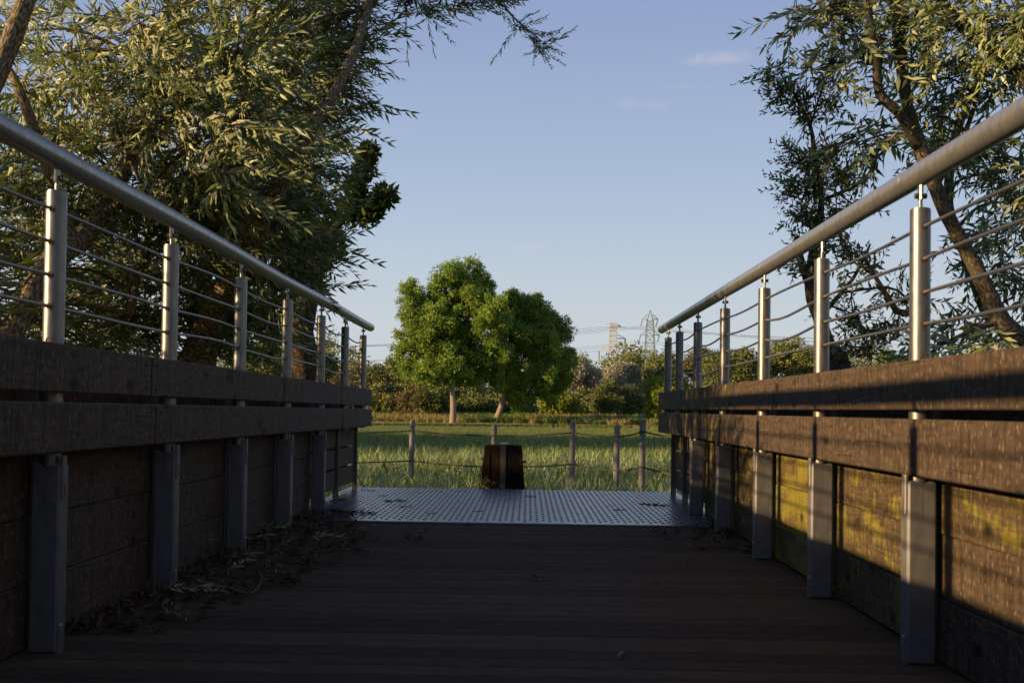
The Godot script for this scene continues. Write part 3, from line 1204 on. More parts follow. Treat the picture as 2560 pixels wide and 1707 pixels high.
# ---- trees beside the bridge
func build_near_trees() -> void:
	var top := Color(0.112, 0.160, 0.050)
	var under := Color(0.375, 0.415, 0.225)
	var young := Color(0.22, 0.24, 0.05)
	var sprays := [spray(101, 22, 0.54, 0.112, 0.0235, 0.75, top, under, young, 0.75), spray(102, 26, 0.62, 0.106, 0.0215, 0.65, top, under, young, 0.3), spray(103, 18, 0.46, 0.116, 0.0245, 0.85, top, under, young, 0.7)]
	mats.sprays = sprays
	var left := [
		# lit front
		[40, 70, 6.61, 120, 90, 25], [210, 110, 6.23, 140, 100, 35], [380, 80, 5.85, 150, 100, 36], [90, 230, 6.50, 110, 70, 17], [280, 240, 6.07, 150, 90, 33], [460, 220, 5.67, 140, 100, 35], [430, 335, 5.73, 150, 65, 24], [240, 380, 6.16, 120, 50, 13], [550, 130, 5.45, 110, 110, 35], [550, 265, 5.45, 95, 95, 29], [140, 310, 6.38, 110, 50, 12], [350, 165, 5.91, 150, 80, 29], [510, 400, 5.55, 120, 60, 17], [330, 310, 5.96, 140, 60, 20],
		# right-hand edge against the sky
		[690, 70, 6.9, 110, 90, 50], [785, 40, 7.1, 80, 55, 26], [805, 110, 7.1, 55, 45, 16], [755, 170, 7.0, 70, 55, 24], [725, 260, 7.0, 65, 50, 22], [655, 180, 6.8, 90, 90, 40], [655, 350, 6.8, 80, 70, 34], [695, 390, 6.9, 50, 40, 10],
		[585, 470, 6.6, 110, 70, 44], [675, 470, 6.9, 75, 60, 26], [625, 560, 7.0, 110, 60, 40], [685, 560, 7.1, 50, 40, 12], [655, 630, 7.2, 60, 30, 12], [710, 662, 7.3, 38, 16, 7], [585, 640, 7.1, 80, 50, 24], [645, 740, 7.4, 45, 50, 8], [575, 730, 7.3, 60, 70, 18],
		[455, 450, 6.2, 130, 80, 46], [545, 500, 6.4, 100, 80, 40], [385, 530, 6.4, 120, 70, 40],
		# branch reaching over the sky
		[940, 0, 7.2, 45, 20, 11, 0.8], [990, 22, 7.3, 35, 18, 9, 0.7], [1050, 15, 7.4, 45, 16, 10, 0.65], [1105, 2, 7.4, 35, 14, 8, 0.65], [1150, 8, 7.4, 26, 14, 6, 0.6], [1200, 60, 7.6, 16, 16, 6, 0.55], [1235, 85, 7.6, 16, 16, 7, 0.55], [1245, 115, 7.6, 12, 16, 6, 0.5],
		# the dark inside and the low part behind the wires
		[180, 480, 6.6, 160, 90, 60], [380, 470, 6.8, 150, 100, 70], [520, 540, 7.2, 130, 90, 60], [80, 620, 6.8, 110, 90, 34], [300, 620, 7.4, 160, 90, 64], [470, 660, 7.6, 140, 90, 64], [180, 740, 7.4, 170, 60, 44], [400, 770, 7.6, 150, 60, 56], [540, 780, 7.8, 80, 60, 34], [60, 460, 6.2, 80, 70, 24], [40, 730, 6.6, 60, 60, 16],
		[200, 200, 7.6, 240, 180, 90], [480, 250, 8.0, 220, 200, 100], [660, 300, 8.2, 130, 200, 70], [560, 60, 7.8, 240, 100, 80], [330, 560, 8.6, 260, 150, 80], [80, 330, 7.2, 100, 120, 26],
		# above the frame
		[300, -120, 6.1, 320, 120, 130], [700, -130, 6.8, 260, 110, 90], [200, -300, 6.4, 300, 150, 110], [560, -330, 6.6, 320, 170, 130], [860, -260, 7.2, 200, 120, 50], [420, -620, 6.6, 380, 200, 110], [760, -560, 7.2, 260, 180, 70], [500, -900, 7.0, 300, 180, 60], [1000, -90, 7.2, 130, 50, 26], [250, -450, 7.6, 400, 250, 100]]
	near_tree("willow_tree", "large leaning willow with pale narrow leaves beside the shaded parapet", "tree",
		[["ground", [440, 900, 7.5, 0.15], [470, 780, 7.4, 0.125], [515, 665, 6.9, 0.09], [570, 560, 6.3, 0.06], [640, 430, 6.0, 0.048], [688, 338, 5.95, 0.042], [755, 235, 6.0, 0.033], [812, 120, 6.3, 0.028], [845, 20, 6.7, 0.026], [880, -130, 7.1, 0.02]],
		["ground", [-20, 860, 5.5, 0.075], [30, 765, 5.55, 0.062], [62, 700, 5.6, 0.058], [105, 605, 5.7, 0.055], [170, 560, 6.0, 0.075], [235, 490, 6.3, 0.06], [300, 360, 6.6, 0.05], [380, 180, 6.8, 0.045], [430, -60, 7.0, 0.035], [470, -400, 7.0, 0.02]],
		["ground", [-190, 640, 5.0, 0.075], [-120, 420, 5.0, 0.062], [-60, 275, 5.0, 0.056], [5, 140, 5.05, 0.049], [72, -30, 5.1, 0.045], [150, -220, 5.3, 0.035], [230, -500, 5.6, 0.02]],
		[[845, 20, 7.0, 0.024], [920, -50, 7.1, 0.02], [1040, -18, 7.3, 0.013], [1140, 2, 7.4, 0.009], [1185, 45, 7.5, 0.006], [1245, 95, 7.6, 0.004]],
		[[470, 780, 7.4, 0.09], [450, 690, 7.7, 0.08], [520, 480, 8.0, 0.06], [560, 200, 8.0, 0.05], [600, -100, 7.8, 0.04]],
		[[235, 490, 6.3, 0.03], [330, 430, 6.0, 0.02], [420, 350, 5.8, 0.014], [500, 300, 5.7, 0.008]],
		[[170, 560, 6.0, 0.04], [60, 250, 5.6, 0.03], [20, 160, 5.7, 0.02]],
		[[300, 720, 6.8, 0.03], [315, 640, 6.8, 0.022], [350, 560, 6.9, 0.015]]],
		left, sprays, mats.willow_bark, mats.willow, Vector3(0.6, -0.1, 0.2), 160)
	var dark_sprays := [spray(111, 17, 0.52, 0.112, 0.026, 0.9, top, under, young), spray(112, 15, 0.44, 0.105, 0.028, 1.0, top, under, young)]
	near_tree("willow_tree", "forked dark willow with loose hanging leaves behind the sunlit parapet", "tree",
		[["ground", [2345, 840, 6.5, 0.075], [2300, 740, 6.5, 0.062], [2240, 610, 6.5, 0.05], [2190, 520, 6.5, 0.046], [2150, 430, 6.5, 0.045], [2115, 340, 6.6, 0.05], [2085, 240, 6.6, 0.038], [2070, 130, 6.7, 0.04], [2055, 0, 6.8, 0.036], [2040, -160, 6.9, 0.028], [2050, -420, 7.0, 0.015]],
		[[2115, 345, 6.6, 0.038], [2065, 258, 6.5, 0.032], [2022, 214, 6.5, 0.03], [2010, 110, 6.5, 0.024], [1990, 0, 6.5, 0.018], [1970, -120, 6.6, 0.012]],
		["ground", [2520, 520, 5.9, 0.085], [2430, 270, 6.3, 0.06], [2330, 150, 6.4, 0.05], [2245, 85, 6.5, 0.04], [2170, 10, 6.6, 0.03], [2100, -120, 6.3, 0.03], [2080, -400, 6.4, 0.018]],
		["ground", [2330, 830, 7.6, 0.06], [2270, 720, 7.6, 0.05], [2210, 560, 7.6, 0.042], [2180, 470, 7.6, 0.035], [2200, 300, 7.6, 0.028], [2290, 100, 7.5, 0.02]],
		[[2150, 430, 6.5, 0.022], [2220, 300, 6.7, 0.016], [2255, 180, 6.8, 0.012], [2280, 60, 6.8, 0.008]],
		[[2300, 740, 6.5, 0.02], [2230, 760, 6.4, 0.014], [2150, 800, 6.3, 0.008]],
		["ground", [2110, 790, 6.6, 0.026], [2060, 715, 6.6, 0.022], [2020, 650, 6.6, 0.016], [1985, 590, 6.6, 0.01]]],
		[[1890, 30, 6.8, 70, 40, 14], [1835, 40, 6.8, 34, 26, 5], [1930, 60, 6.7, 80, 60, 20], [1910, 150, 6.7, 60, 50, 10], [1985, 140, 6.6, 60, 60, 11], [2080, 60, 6.6, 110, 80, 33], [2200, 60, 6.5, 110, 80, 34], [2310, 60, 6.2, 90, 80, 28], [2180, 180, 6.8, 110, 70, 28], [2290, 210, 6.9, 90, 70, 24], [2140, 270, 6.8, 80, 60, 15], [2030, 330, 6.8, 90, 55, 17], [1960, 330, 6.8, 50, 40, 6], [2170, 370, 7.0, 90, 60, 18], [2270, 400, 7.1, 100, 80, 28], [2340, 330, 6.9, 60, 60, 12], [2290, 560, 7.4, 90, 80, 31], [2330, 680, 7.4, 60, 70, 17], [2200, 620, 7.4, 60, 60, 7], [2190, 760, 6.7, 90, 36, 12], [2290, 790, 5.9, 80, 24, 8], [2190, 800, 6.0, 70, 16, 5], [2340, 460, 7.2, 60, 60, 14], [2040, 700, 6.8, 60, 60, 6],
		[2200, -120, 6.6, 260, 120, 79], [1990, -100, 6.7, 130, 80, 31], [2150, -380, 6.8, 260, 180, 64], [2420, 80, 6.2, 120, 140, 36], [2450, 450, 6.6, 100, 160, 28]],
		dark_sprays, mats.grey_bark, mats.willow, Vector3(-0.25, -0.55, 0.1), 90, 1.15, 1.17)
	# the slighter tree to its left
	var small := [spray(121, 15, 0.40, 0.075, 0.024, 1.0, Color(0.12, 0.15, 0.045), Color(0.25, 0.28, 0.11), young), spray(122, 13, 0.34, 0.07, 0.025, 1.05, Color(0.12, 0.15, 0.045), Color(0.25, 0.28, 0.11), young)]
	near_tree("poplar_tree", "slender young tree with a broken stem near the end of the sunlit parapet", "tree",
		[["ground", [1935, 880, 8.0, 0.075], [1905, 800, 8.0, 0.062], [1882, 730, 8.0, 0.055], [1862, 660, 8.0, 0.046], [1872, 560, 8.0, 0.034], [1888, 460, 8.0, 0.026], [1872, 360, 8.0, 0.02], [1862, 290, 8.0, 0.015], [1825, 215, 8.0, 0.011], [1790, 165, 8.0, 0.006]],
		[[1862, 660, 8.0, 0.04], [1838, 590, 7.95, 0.028], [1830, 545, 7.95, 0.022]],
		[[1888, 460, 8.0, 0.016], [1960, 430, 7.9, 0.012], [2010, 400, 7.9, 0.007]],
		[[1882, 730, 8.0, 0.022], [1960, 640, 7.9, 0.014], [2000, 560, 7.9, 0.008]],
		[[1862, 290, 8.0, 0.01], [1885, 215, 8.0, 0.006], [1895, 175, 8.0, 0.004]]],
		[[1772, 165, 8.0, 26, 18, 8], [1800, 205, 8.0, 34, 26, 15], [1835, 235, 8.0, 34, 26, 12], [1890, 195, 8.0, 26, 24, 8], [1905, 240, 8.0, 44, 24, 12], [1850, 270, 8.0, 28, 18, 7], [1815, 345, 8.0, 26, 16, 6], [1850, 365, 8.0, 44, 34, 18], [1900, 350, 7.9, 40, 36, 14], [1820, 420, 8.0, 36, 30, 12], [1870, 430, 8.0, 50, 40, 24], [1930, 410, 7.9, 40, 34, 13], [1850, 490, 7.9, 46, 34, 20], [1910, 500, 7.9, 50, 40, 22], [1960, 470, 7.9, 34, 40, 10], [1880, 560, 7.9, 40, 40, 16], [1940, 580, 7.9, 44, 44, 14], [1840, 610, 7.9, 30, 24, 8], [1990, 620, 7.8, 50, 40, 10], [1960, 720, 7.8, 50, 60, 20], [2030, 760, 7.8, 60, 40, 22], [1990, 800, 7.6, 70, 24, 14], [1880, 690, 7.9, 26, 30, 5], [2090, 690, 7.8, 50, 60, 12]],
		small, mats.grey_bark, mats.willow, Vector3(-0.15, 0.1, 0.1), 60)
	# an oak standing behind the willow, one branch of it in view
	var oak := [clump(131, 15, 0.85, 0.50, Color(0.08, 0.11, 0.032), Color(0.17, 0.21, 0.065))]
	near_tree("oak_tree", "oak with small dark lobed leaves whose branch pokes out from behind the large willow", "tree",
		[["ground", [700, 900, 12.0, 0.2], [690, 760, 12.0, 0.17], [720, 640, 12.0, 0.12], [760, 540, 12.0, 0.06], [800, 490, 12.0, 0.03], [835, 440, 12.0, 0.018], [845, 370, 12.0, 0.008]],
		[[800, 490, 12.0, 0.02], [845, 475, 12.0, 0.012], [880, 440, 12.0, 0.006]]],
		[[848, 350, 12.0, 14, 14, 16], [838, 385, 12.0, 15, 20, 21], [822, 420, 12.0, 18, 16, 21], [815, 455, 12.0, 22, 18, 24], [850, 480, 12.0, 26, 15, 28], [880, 450, 12.0, 20, 16, 21], [845, 500, 12.0, 18, 8, 11], [795, 490, 12.0, 18, 16, 14], [740, 560, 12.2, 50, 50, 55], [700, 640, 12.2, 60, 60, 55], [640, 500, 12.6, 120, 160, 136], [600, 740, 12.4, 110, 80, 93]],
		oak, mats.dark_bark, mats.bush, Vector3(0.1, 0.2, 0.1), 40, 0.105)


	# growth outside the frame that shades the bridge and its end: [label, x, depth, height, half width, sprays, size]
	for q in [["dense low willow shrub left of the bridge behind the shaded parapet", -5.0, 5.1, 3.25, 1.8, 700, 1.4], ["small dense willow shrub close to the shaded parapet", -4.15, 4.85, 2.85, 1.05, 320, 1.2], ["upright willow left of the rope fence", -11.0, 12.2, 6.4, 2.0, 420, 1.9], ["low willow shrub left of the bridge beyond the shaded parapet", -5.4, 7.9, 3.5, 2.0, 700, 1.6], ["bushy willow left of the tread plate beyond the large willow", -9.5, 10.2, 6.2, 3.2, 560, 2.0],
			["unseen tall willow added right of the bridge behind the eye to block skylight", 4.6, -2.0, 7.5, 2.6, 420, 2.0], ["unseen broad willow added straight behind the eye to block skylight", 1.5, -9.5, 9.0, 4.0, 520, 3.0], ["unseen broad willow added behind the eye on the left to block skylight", -6.5, -9.0, 8.5, 3.6, 520, 3.0], ["unseen broad willow added behind the eye on the right to block skylight", 8.5, -7.0, 9.0, 4.0, 520, 3.0], ["unseen outer willow added behind the eye on the far left to block skylight", -13.0, -8.5, 8.0, 3.2, 420, 3.0], ["unseen tall willow added right of the bridge before the forked willow to block skylight", 4.6, 2.6, 7.0, 2.0, 420, 1.8]]:  # this row: unseen willows added to block skylight and darken reflections in the steel
		var root := thing("willow_tree", q[0], "tree", Vector3(q[1], 0, -q[2]))
		var s := Shape.new()
		s.tube(PackedVector3Array([Vector3(0, -0.15, 0), Vector3(0.1, q[3] * 0.4, 0.05), Vector3(0, q[3] * 0.85, 0)]), PackedFloat32Array([0.03 * q[3], 0.022 * q[3], 0.006 * q[3]]), 8, 0.1)
		put("trunk", s.mesh(), mats.willow_bark, root)
		var pl := []
		for j in q[5]:
			var u := random_unit()
			u = u.normalized() * pow(u.length(), 0.6)
			pl.append(growing(Vector3(0, q[3] * 0.53, 0) + u * Vector3(q[4], q[3] * 0.47, q[4]), u + Vector3(0.2, -0.3, 0) + random_unit() * 0.5, q[6] * rng.randf_range(0.8, 1.2)))
		scatter("crown", sprays[1], mats.willow, root, pl)


func build_walnuts() -> void:
	var a := clump(141, 26, 0.62, 0.28, Color(0.135, 0.215, 0.03), Color(0.275, 0.385, 0.068))
	var b := clump(142, 26, 0.62, 0.28, Color(0.135, 0.215, 0.03), Color(0.275, 0.385, 0.068))
	mats.clump_walnut = a
	var m: Material = mats.walnut
	var list := [
		["walnut_tree", "tall bright green tree with a pale trunk, lit by the sun, in the meadow", 1040.0, 112.0, 1040.0, 0.36, a,
			[[1045, 640, 58, 44], [1000, 680, 60, 50], [1085, 670, 46, 46], [950, 680, 36, 36], [1060, 730, 90, 56], [975, 760, 60, 54], [945, 810, 40, 30], [1090, 790, 72, 56], [1010, 830, 84, 50], [1130, 730, 40, 56], [1145, 810, 34, 50], [970, 860, 50, 26], [1080, 845, 74, 42], [1000, 868, 40, 20], [1150, 860, 30, 34], [1105, 640, 22, 22], [945, 730, 30, 34], [1000, 740, 70, 60], [1040, 800, 80, 60], [1110, 700, 40, 40], [930, 850, 26, 20]], 9500],
		["walnut_tree", "dark spreading tree with a slanting pale trunk, standing close to the bright tree", 1140.0, 117.0, 1165.0, 0.36, b,
			[[1170, 700, 46, 34], [1215, 700, 42, 34], [1200, 750, 84, 60], [1260, 750, 46, 44], [1285, 745, 22, 20], [1230, 820, 84, 64], [1280, 830, 44, 56], [1190, 880, 60, 46], [1255, 890, 60, 34], [1305, 815, 20, 22], [1200, 920, 36, 24], [1150, 740, 40, 50], [1160, 820, 44, 60], [1230, 770, 70, 60], [1180, 690, 30, 24]], 8000]]
	for t in list:
		var foot := spot(t[2], 978, t[3])
		foot.y = 0.0
		var root := thing(t[0], t[1], "tree", foot)
		var k: float = t[3] / 2298.0
		var hub := spot(t[4], 880, t[3]) - foot
		var crown := spot(t[4] + 20.0, 760, t[3]) - foot
		var s := Shape.new()
		var sm := smooth(PackedVector3Array([Vector3(0, -0.3, 0), Vector3(0.0, 0.4, 0), hub * 0.5 + Vector3(0.05, 0, 0), hub, crown]), PackedFloat32Array([t[5] * 1.5, t[5] * 1.12, t[5] * 0.95, t[5] * 0.7, t[5] * 0.35]), 5)
		s.tube(sm[0], sm[1], 10, 0.08)
		put("trunk", s.mesh(), mats.pale_bark, root)
		var limbs := Shape.new()
		var places := []
		var tints := []
		var area := 0.0
		for q in t[7]:
			area += q[2] * q[3]
		for q in t[7]:
			var c: Vector3 = spot(q[0], q[1], t[3]) - foot
			c.z += rng.randf_range(-0.45, 0.45) * 6.0
			var half := Vector3(q[2] * k, q[3] * k, (q[2] + q[3]) * 0.62 * k)
			var from := hub.lerp(crown, rng.randf_range(0.0, 0.8))
			limbs.tube(PackedVector3Array([from, (from + c) * 0.5 + Vector3(0, 0.3, 0), c]), PackedFloat32Array([0.14, 0.09, 0.03]), 5)
			# sub-clusters make the outline uneven
			var sub := []
			for j in 26:
				var u := random_unit()
				sub.append([c + u.normalized() * half * rng.randf_range(0.25, 1.12), half * rng.randf_range(0.12, 0.32), rng.randf_range(0.82, 1.18)])
			for j in int(t[8] * q[2] * q[3] / area):
				var ball: Array = sub[rng.randi() % sub.size()]
				var at: Vector3 = ball[0] + random_unit() * ball[1] * (1.0 if rng.randf() < 0.85 else 1.7)
				var g: float = rng.randf_range(0.75, 1.2) * ball[2]
				places.append(growing(at, random_unit(), rng.randf_range(0.22, 0.52)))
				tints.append(Color(g * rng.randf_range(0.9, 1.1), g, g * rng.randf_range(0.8, 1.1)))
		put("limbs", limbs.mesh(), mats.dark_bark, root).set_meta("kind", "stuff")
		scatter("crown", t[6], m, root, places, tints)


func build_far_trees() -> void:
	var green := clump(151, 22, 0.5, 0.24, Color(0.095, 0.12, 0.04), Color(0.21, 0.235, 0.08))
	var olive := clump(152, 22, 0.5, 0.24, Color(0.15, 0.17, 0.06), Color(0.28, 0.295, 0.115))
	var fresh := clump(153, 22, 0.5, 0.24, Color(0.16, 0.21, 0.02), Color(0.28, 0.32, 0.04))
	var blossom := clump(154, 24, 0.42, 0.26, Color(0.22, 0.215, 0.15), Color(0.58, 0.55, 0.45))
	var russet := clump(155, 20, 0.45, 0.22, Color(0.14, 0.115, 0.055), Color(0.22, 0.185, 0.09))
	mats.clump_dark = green
	var g := "trees along the far side of the meadow"
	var h := "bushes along the far edge of the meadow"
	var bm: Material = mats.bush
	var tb: Material = mats.dark_bark
	# called, label, category, px, top, bottom, half width, depth, mesh, clumps, clump size, group
	var list := [
		["broadleaf_tree", "tan green tree seen through the shaded railing beside the willow", "tree", 605, 775, 900, 50, 140, olive, 700, 0.8, g],
		["broadleaf_tree", "green round tree behind the middle of the shaded railing", "tree", 715, 798, 910, 62, 150, green, 800, 0.85, g],
		["broadleaf_tree", "brownish low tree behind the end post of the shaded railing", "tree", 800, 835, 930, 44, 165, russet, 500, 0.8, g],
		["broadleaf_tree", "dark green tree just past the end of the shaded parapet", "tree", 862, 840, 945, 42, 140, green, 800, 0.75, g],
		["broadleaf_tree", "tall olive tree rising behind the left side of the bright walnut", "tree", 922, 822, 930, 40, 175, olive, 700, 0.9, g],
		["bush", "low olive bush in front of the dark tree past the shaded parapet", "bush", 885, 885, 960, 44, 130, olive, 600, 0.7, h],
		["bush", "brownish bush left of the trunk of the bright walnut", "bush", 955, 880, 965, 46, 128, russet, 420, 0.65, h],
		["bush", "dark green bush beside the trunk of the bright walnut", "bush", 985, 895, 965, 40, 126, green, 600, 0.65, h],
		["bush", "green bush between the two walnut trunks", "bush", 1085, 905, 968, 60, 135, green, 700, 0.7, h],
		["bush", "tall olive bush far behind the two walnut trunks", "bush", 1065, 855, 968, 70, 152, olive, 900, 0.8, h],
		["bush", "olive bush behind the slanting walnut trunk", "bush", 1180, 900, 968, 50, 140, olive, 700, 0.7, h],
		["bush", "large round green bush in front of the blossoming trees", "bush", 1278, 886, 962, 58, 132, fresh, 950, 0.6, h],
		["blossom_tree", "cream blossoming tree beside the dark walnut", "tree", 1338, 815, 950, 38, 158, blossom, 900, 0.75, g],
		["blossom_tree", "wide cream blossoming tree below the white pylon", "tree", 1435, 826, 935, 54, 165, blossom, 1200, 0.75, g],
		["broadleaf_tree", "small dark tree above the wide blossoming tree", "tree", 1447, 803, 880, 32, 185, green, 500, 0.85, g],
		["bush", "tall green bush in front of the wide blossoming tree", "bush", 1400, 875, 968, 36, 138, green, 700, 0.65, h],
		["bush", "dark bush between the green bush and the yellow green tree", "bush", 1455, 880, 968, 40, 140, green, 700, 0.65, h],
		["bush", "olive bush behind the round green bush", "bush", 1350, 890, 966, 36, 142, olive, 500, 0.65, h],
		["broadleaf_tree", "olive tree behind the end of the sunlit railing", "tree", 1515, 800, 940, 40, 170, olive, 800, 0.85, g],
		["broadleaf_tree", "yellow green tree against the end of the sunlit parapet", "tree", 1530, 852, 968, 60, 118, fresh, 1300, 0.6, g],
		["broadleaf_tree", "russet tree seen through the end of the sunlit railing", "tree", 1612, 800, 900, 40, 190, russet, 600, 0.9, g],
		["broadleaf_tree", "full green tree seen through the sunlit railing", "tree", 1680, 800, 920, 66, 150, green, 1100, 0.8, g],
		["broadleaf_tree", "olive green tree seen through the sunlit railing beside the young tree", "tree", 1820, 785, 900, 70, 155, olive, 1000, 0.85, g],
		["broadleaf_tree", "low green tree behind the stem of the young broken tree", "tree", 1905, 800, 900, 50, 160, green, 700, 0.85, g],
		["broadleaf_tree", "distant green tree behind the forked dark willow", "tree", 2080, 800, 900, 80, 165, green, 700, 0.9, g],
		["bush", "hedge bush below the russet tree behind the sunlit parapet", "bush", 1620, 880, 970, 90, 150, olive, 800, 0.75, h],
		["bush", "hedge bush far behind the shaded railing", "bush", 720, 880, 970, 110, 150, green, 900, 0.8, h]]
	for t in list:
		var root := far_tree(t[0], t[1], t[2], t[3], t[4], t[5], t[6], t[7], t[8], bm, tb, t[9], t[10], t[11], 0.0, 0.22 if t[2] == "tree" else 0.08, 16 if t[2] == "tree" else 12)
		root.set_meta("seen", true)
		root.remove_meta("seen")
	# the wood closing the view further back
	var places := []
	var tints := []
	for j in 8000:
		var az := rng.randf_range(-0.62, 0.62)
		var d := rng.randf_range(200.0, 260.0)
		var top := 11.5 + 3.0 * sin(az * 23.0) + 2.5 * sin(az * 61.0 + 1.0)
		places.append(growing(Vector3(sin(az) * d, rng.randf_range(0.0, 1.0) * maxf(4.0, top), -cos(az) * d), random_unit(), rng.randf_range(0.9, 1.9)))
		var q := rng.randf_range(0.75, 1.25)
		tints.append(Color(q, q * rng.randf_range(0.9, 1.05), q))
	var o := scatter("distant_wood", olive, bm, self, places, tints)
	tag(o, "distant olive wood closing the far side of the meadow", "wood", "", "stuff")
	# trees outside the frame on the left; their shadows lie across the meadow
	var off := [[-24.0, 27.0, 12.0, 6.5], [-30.0, 38.0, 13.0, 6.0], [-21.0, 21.0, 8.5, 2.6], [-55.0, 82.0, 19.0, 3.2], [-66.0, 77.0, 21.0, 3.2]]
	for q in off:
		var root := thing("broadleaf_tree", "full green tree standing left of the meadow beyond the willow", "tree", Vector3(q[0], 0, -q[1]), "trees left of the meadow")
		var s := Shape.new()
		s.tube(PackedVector3Array([Vector3(0, -0.2, 0), Vector3(0.1, q[2] * 0.4, 0), Vector3(0, q[2] * 0.8, 0)]), PackedFloat32Array([0.35, 0.25, 0.08]), 8)
		put("trunk", s.mesh(), mats.dark_bark, root)
		var pl := []
		for j in 1500:
			var u := random_unit()
			u = u.normalized() * pow(u.length(), 0.4)
			pl.append(growing(Vector3(0, q[2] * 0.54, 0) + u * Vector3(q[3], q[2] * 0.46, q[3]), random_unit(), rng.randf_range(0.5, 0.9)))
		scatter("crown", green, bm, root, pl)


func build_grass() -> void:
	var reed := [tuft(161, 15, 0.027, 0.45, Color(0.16, 0.235, 0.075), Color(0.44, 0.50, 0.24)), tuft(162, 13, 0.030, 0.6, Color(0.13, 0.195, 0.065), Color(0.38, 0.42, 0.20))]
	var places := [[], []]
	var tints := [[], []]
	for j in 5200:
		var d := 9.1 + pow(rng.randf(), 1.15) * 17.0
		var x := rng.randf_range(-0.42, 0.42) * d
		if d < 9.9 and absf(x - 0.0) < 0.5 and rng.randf() < 0.6:
			continue
		var k := rng.randi() % 2
		var high := rng.randf_range(0.42, 0.62) if d < 17.0 else rng.randf_range(0.5, 0.74)
		var t := growing(Vector3(x, -0.02, -d), Vector3(rng.randf_range(-0.1, 0.1), 1, rng.randf_range(-0.1, 0.1)), high)
		places[k].append(t)
		var g := rng.randf_range(0.8, 1.2)
		tints[k].append(Color(g, g, g * rng.randf_range(0.8, 1.2)))
	var root := thing("reed_grass", "tall broad-bladed green grass growing behind the tread plate", "grass", Vector3.ZERO, "", "stuff")
	for k in 2:
		scatter("blades", reed[k], mats.grass, root, places[k], tints[k])
	# lower, finer grass further out
	var fine := tuft(171, 22, 0.012, 0.5, Color(0.13, 0.18, 0.035), Color(0.26, 0.31, 0.08))
	var pl := []
	var ti := []
	for j in 15000:
		var d := 24.0 + pow(rng.randf(), 1.5) * 75.0
		var x := rng.randf_range(-0.40, 0.40) * d
		var high := rng.randf_range(0.4, 0.75) if d < 45.0 else rng.randf_range(0.12, 0.26)
		var t := growing(Vector3(x, -0.02, -d), Vector3(rng.randf_range(-0.1, 0.1), 1, 0), high)
		t.basis = t.basis * Basis.from_scale(Vector3(1.6, 1, 1.6))
		pl.append(t)
		var g := rng.randf_range(0.8, 1.25)
		ti.append(Color(g * 1.05, g, g))
	var o := scatter("meadow_grass", fine, mats.grass, self, pl, ti)
	tag(o, "lower fine green grass of the meadow beyond the rope fence", "grass", "", "stuff")
	# dry and green tall grass in front of the bushes
	var dry := tuft(181, 20, 0.03, 0.35, Color(0.27, 0.22, 0.08), Color(0.40, 0.33, 0.14))
	var lush := tuft(182, 20, 0.045, 0.5, Color(0.13, 0.18, 0.04), Color(0.23, 0.28, 0.075))
	var pd := []
	var pg := []
	var f := noise(90, 0.06, 3)
	for j in 7000:
		var d := rng.randf_range(98.0, 132.0)
		var x := rng.randf_range(-0.34, 0.34) * d
		var bank := clampf((d - 98.0) / 34.0, 0.0, 1.0)
		var t := growing(Vector3(x, -0.05, -d), Vector3(rng.randf_range(-0.1, 0.1), 1, 0), lerpf(0.28, 0.4, bank) if d < 113.0 else lerpf(0.5, 1.6, bank) * rng.randf_range(0.7, 1.2))
		t.basis = t.basis * Basis.from_scale(Vector3(1.8, 1, 1.8))
		if f.get_noise_2d(x, d * 1.2) + 0.52 - bank * 0.95 - x * 0.012 > 0.0:
			pd.append(t)
		else:
			pg.append(t)
	tag(scatter("dry_grass", dry, mats.grass, self, pd), "strip of dry golden grass in front of the bushes", "grass", "", "stuff")
	tag(scatter("lush_grass", lush, mats.grass, self, pg), "tall lush green growth along the foot of the bushes", "grass", "", "stuff")


func lattice(s: Shape, base_w: float, top_w: float, high: float, bays: int, leg: float, brace: float) -> void:
	var ring := []
	for k in bays + 1:
		var t := float(k) / bays
		var w := lerpf(base_w, top_w, pow(t, 0.75)) * 0.5
		var y := high * (1.0 - pow(1.0 - t, 1.25))
		ring.append([Vector3(-w, y, w), Vector3(w, y, w), Vector3(w, y, -w), Vector3(-w, y, -w)])
	for k in bays:
		for q in 4:
			var r := (q + 1) % 4
			s.bar(ring[k][q], ring[k + 1][q], leg)
			s.bar(ring[k][q], ring[k + 1][r], brace)
			s.bar(ring[k][r], ring[k + 1][q], brace)
			s.bar(ring[k + 1][q], ring[k + 1][r], brace)


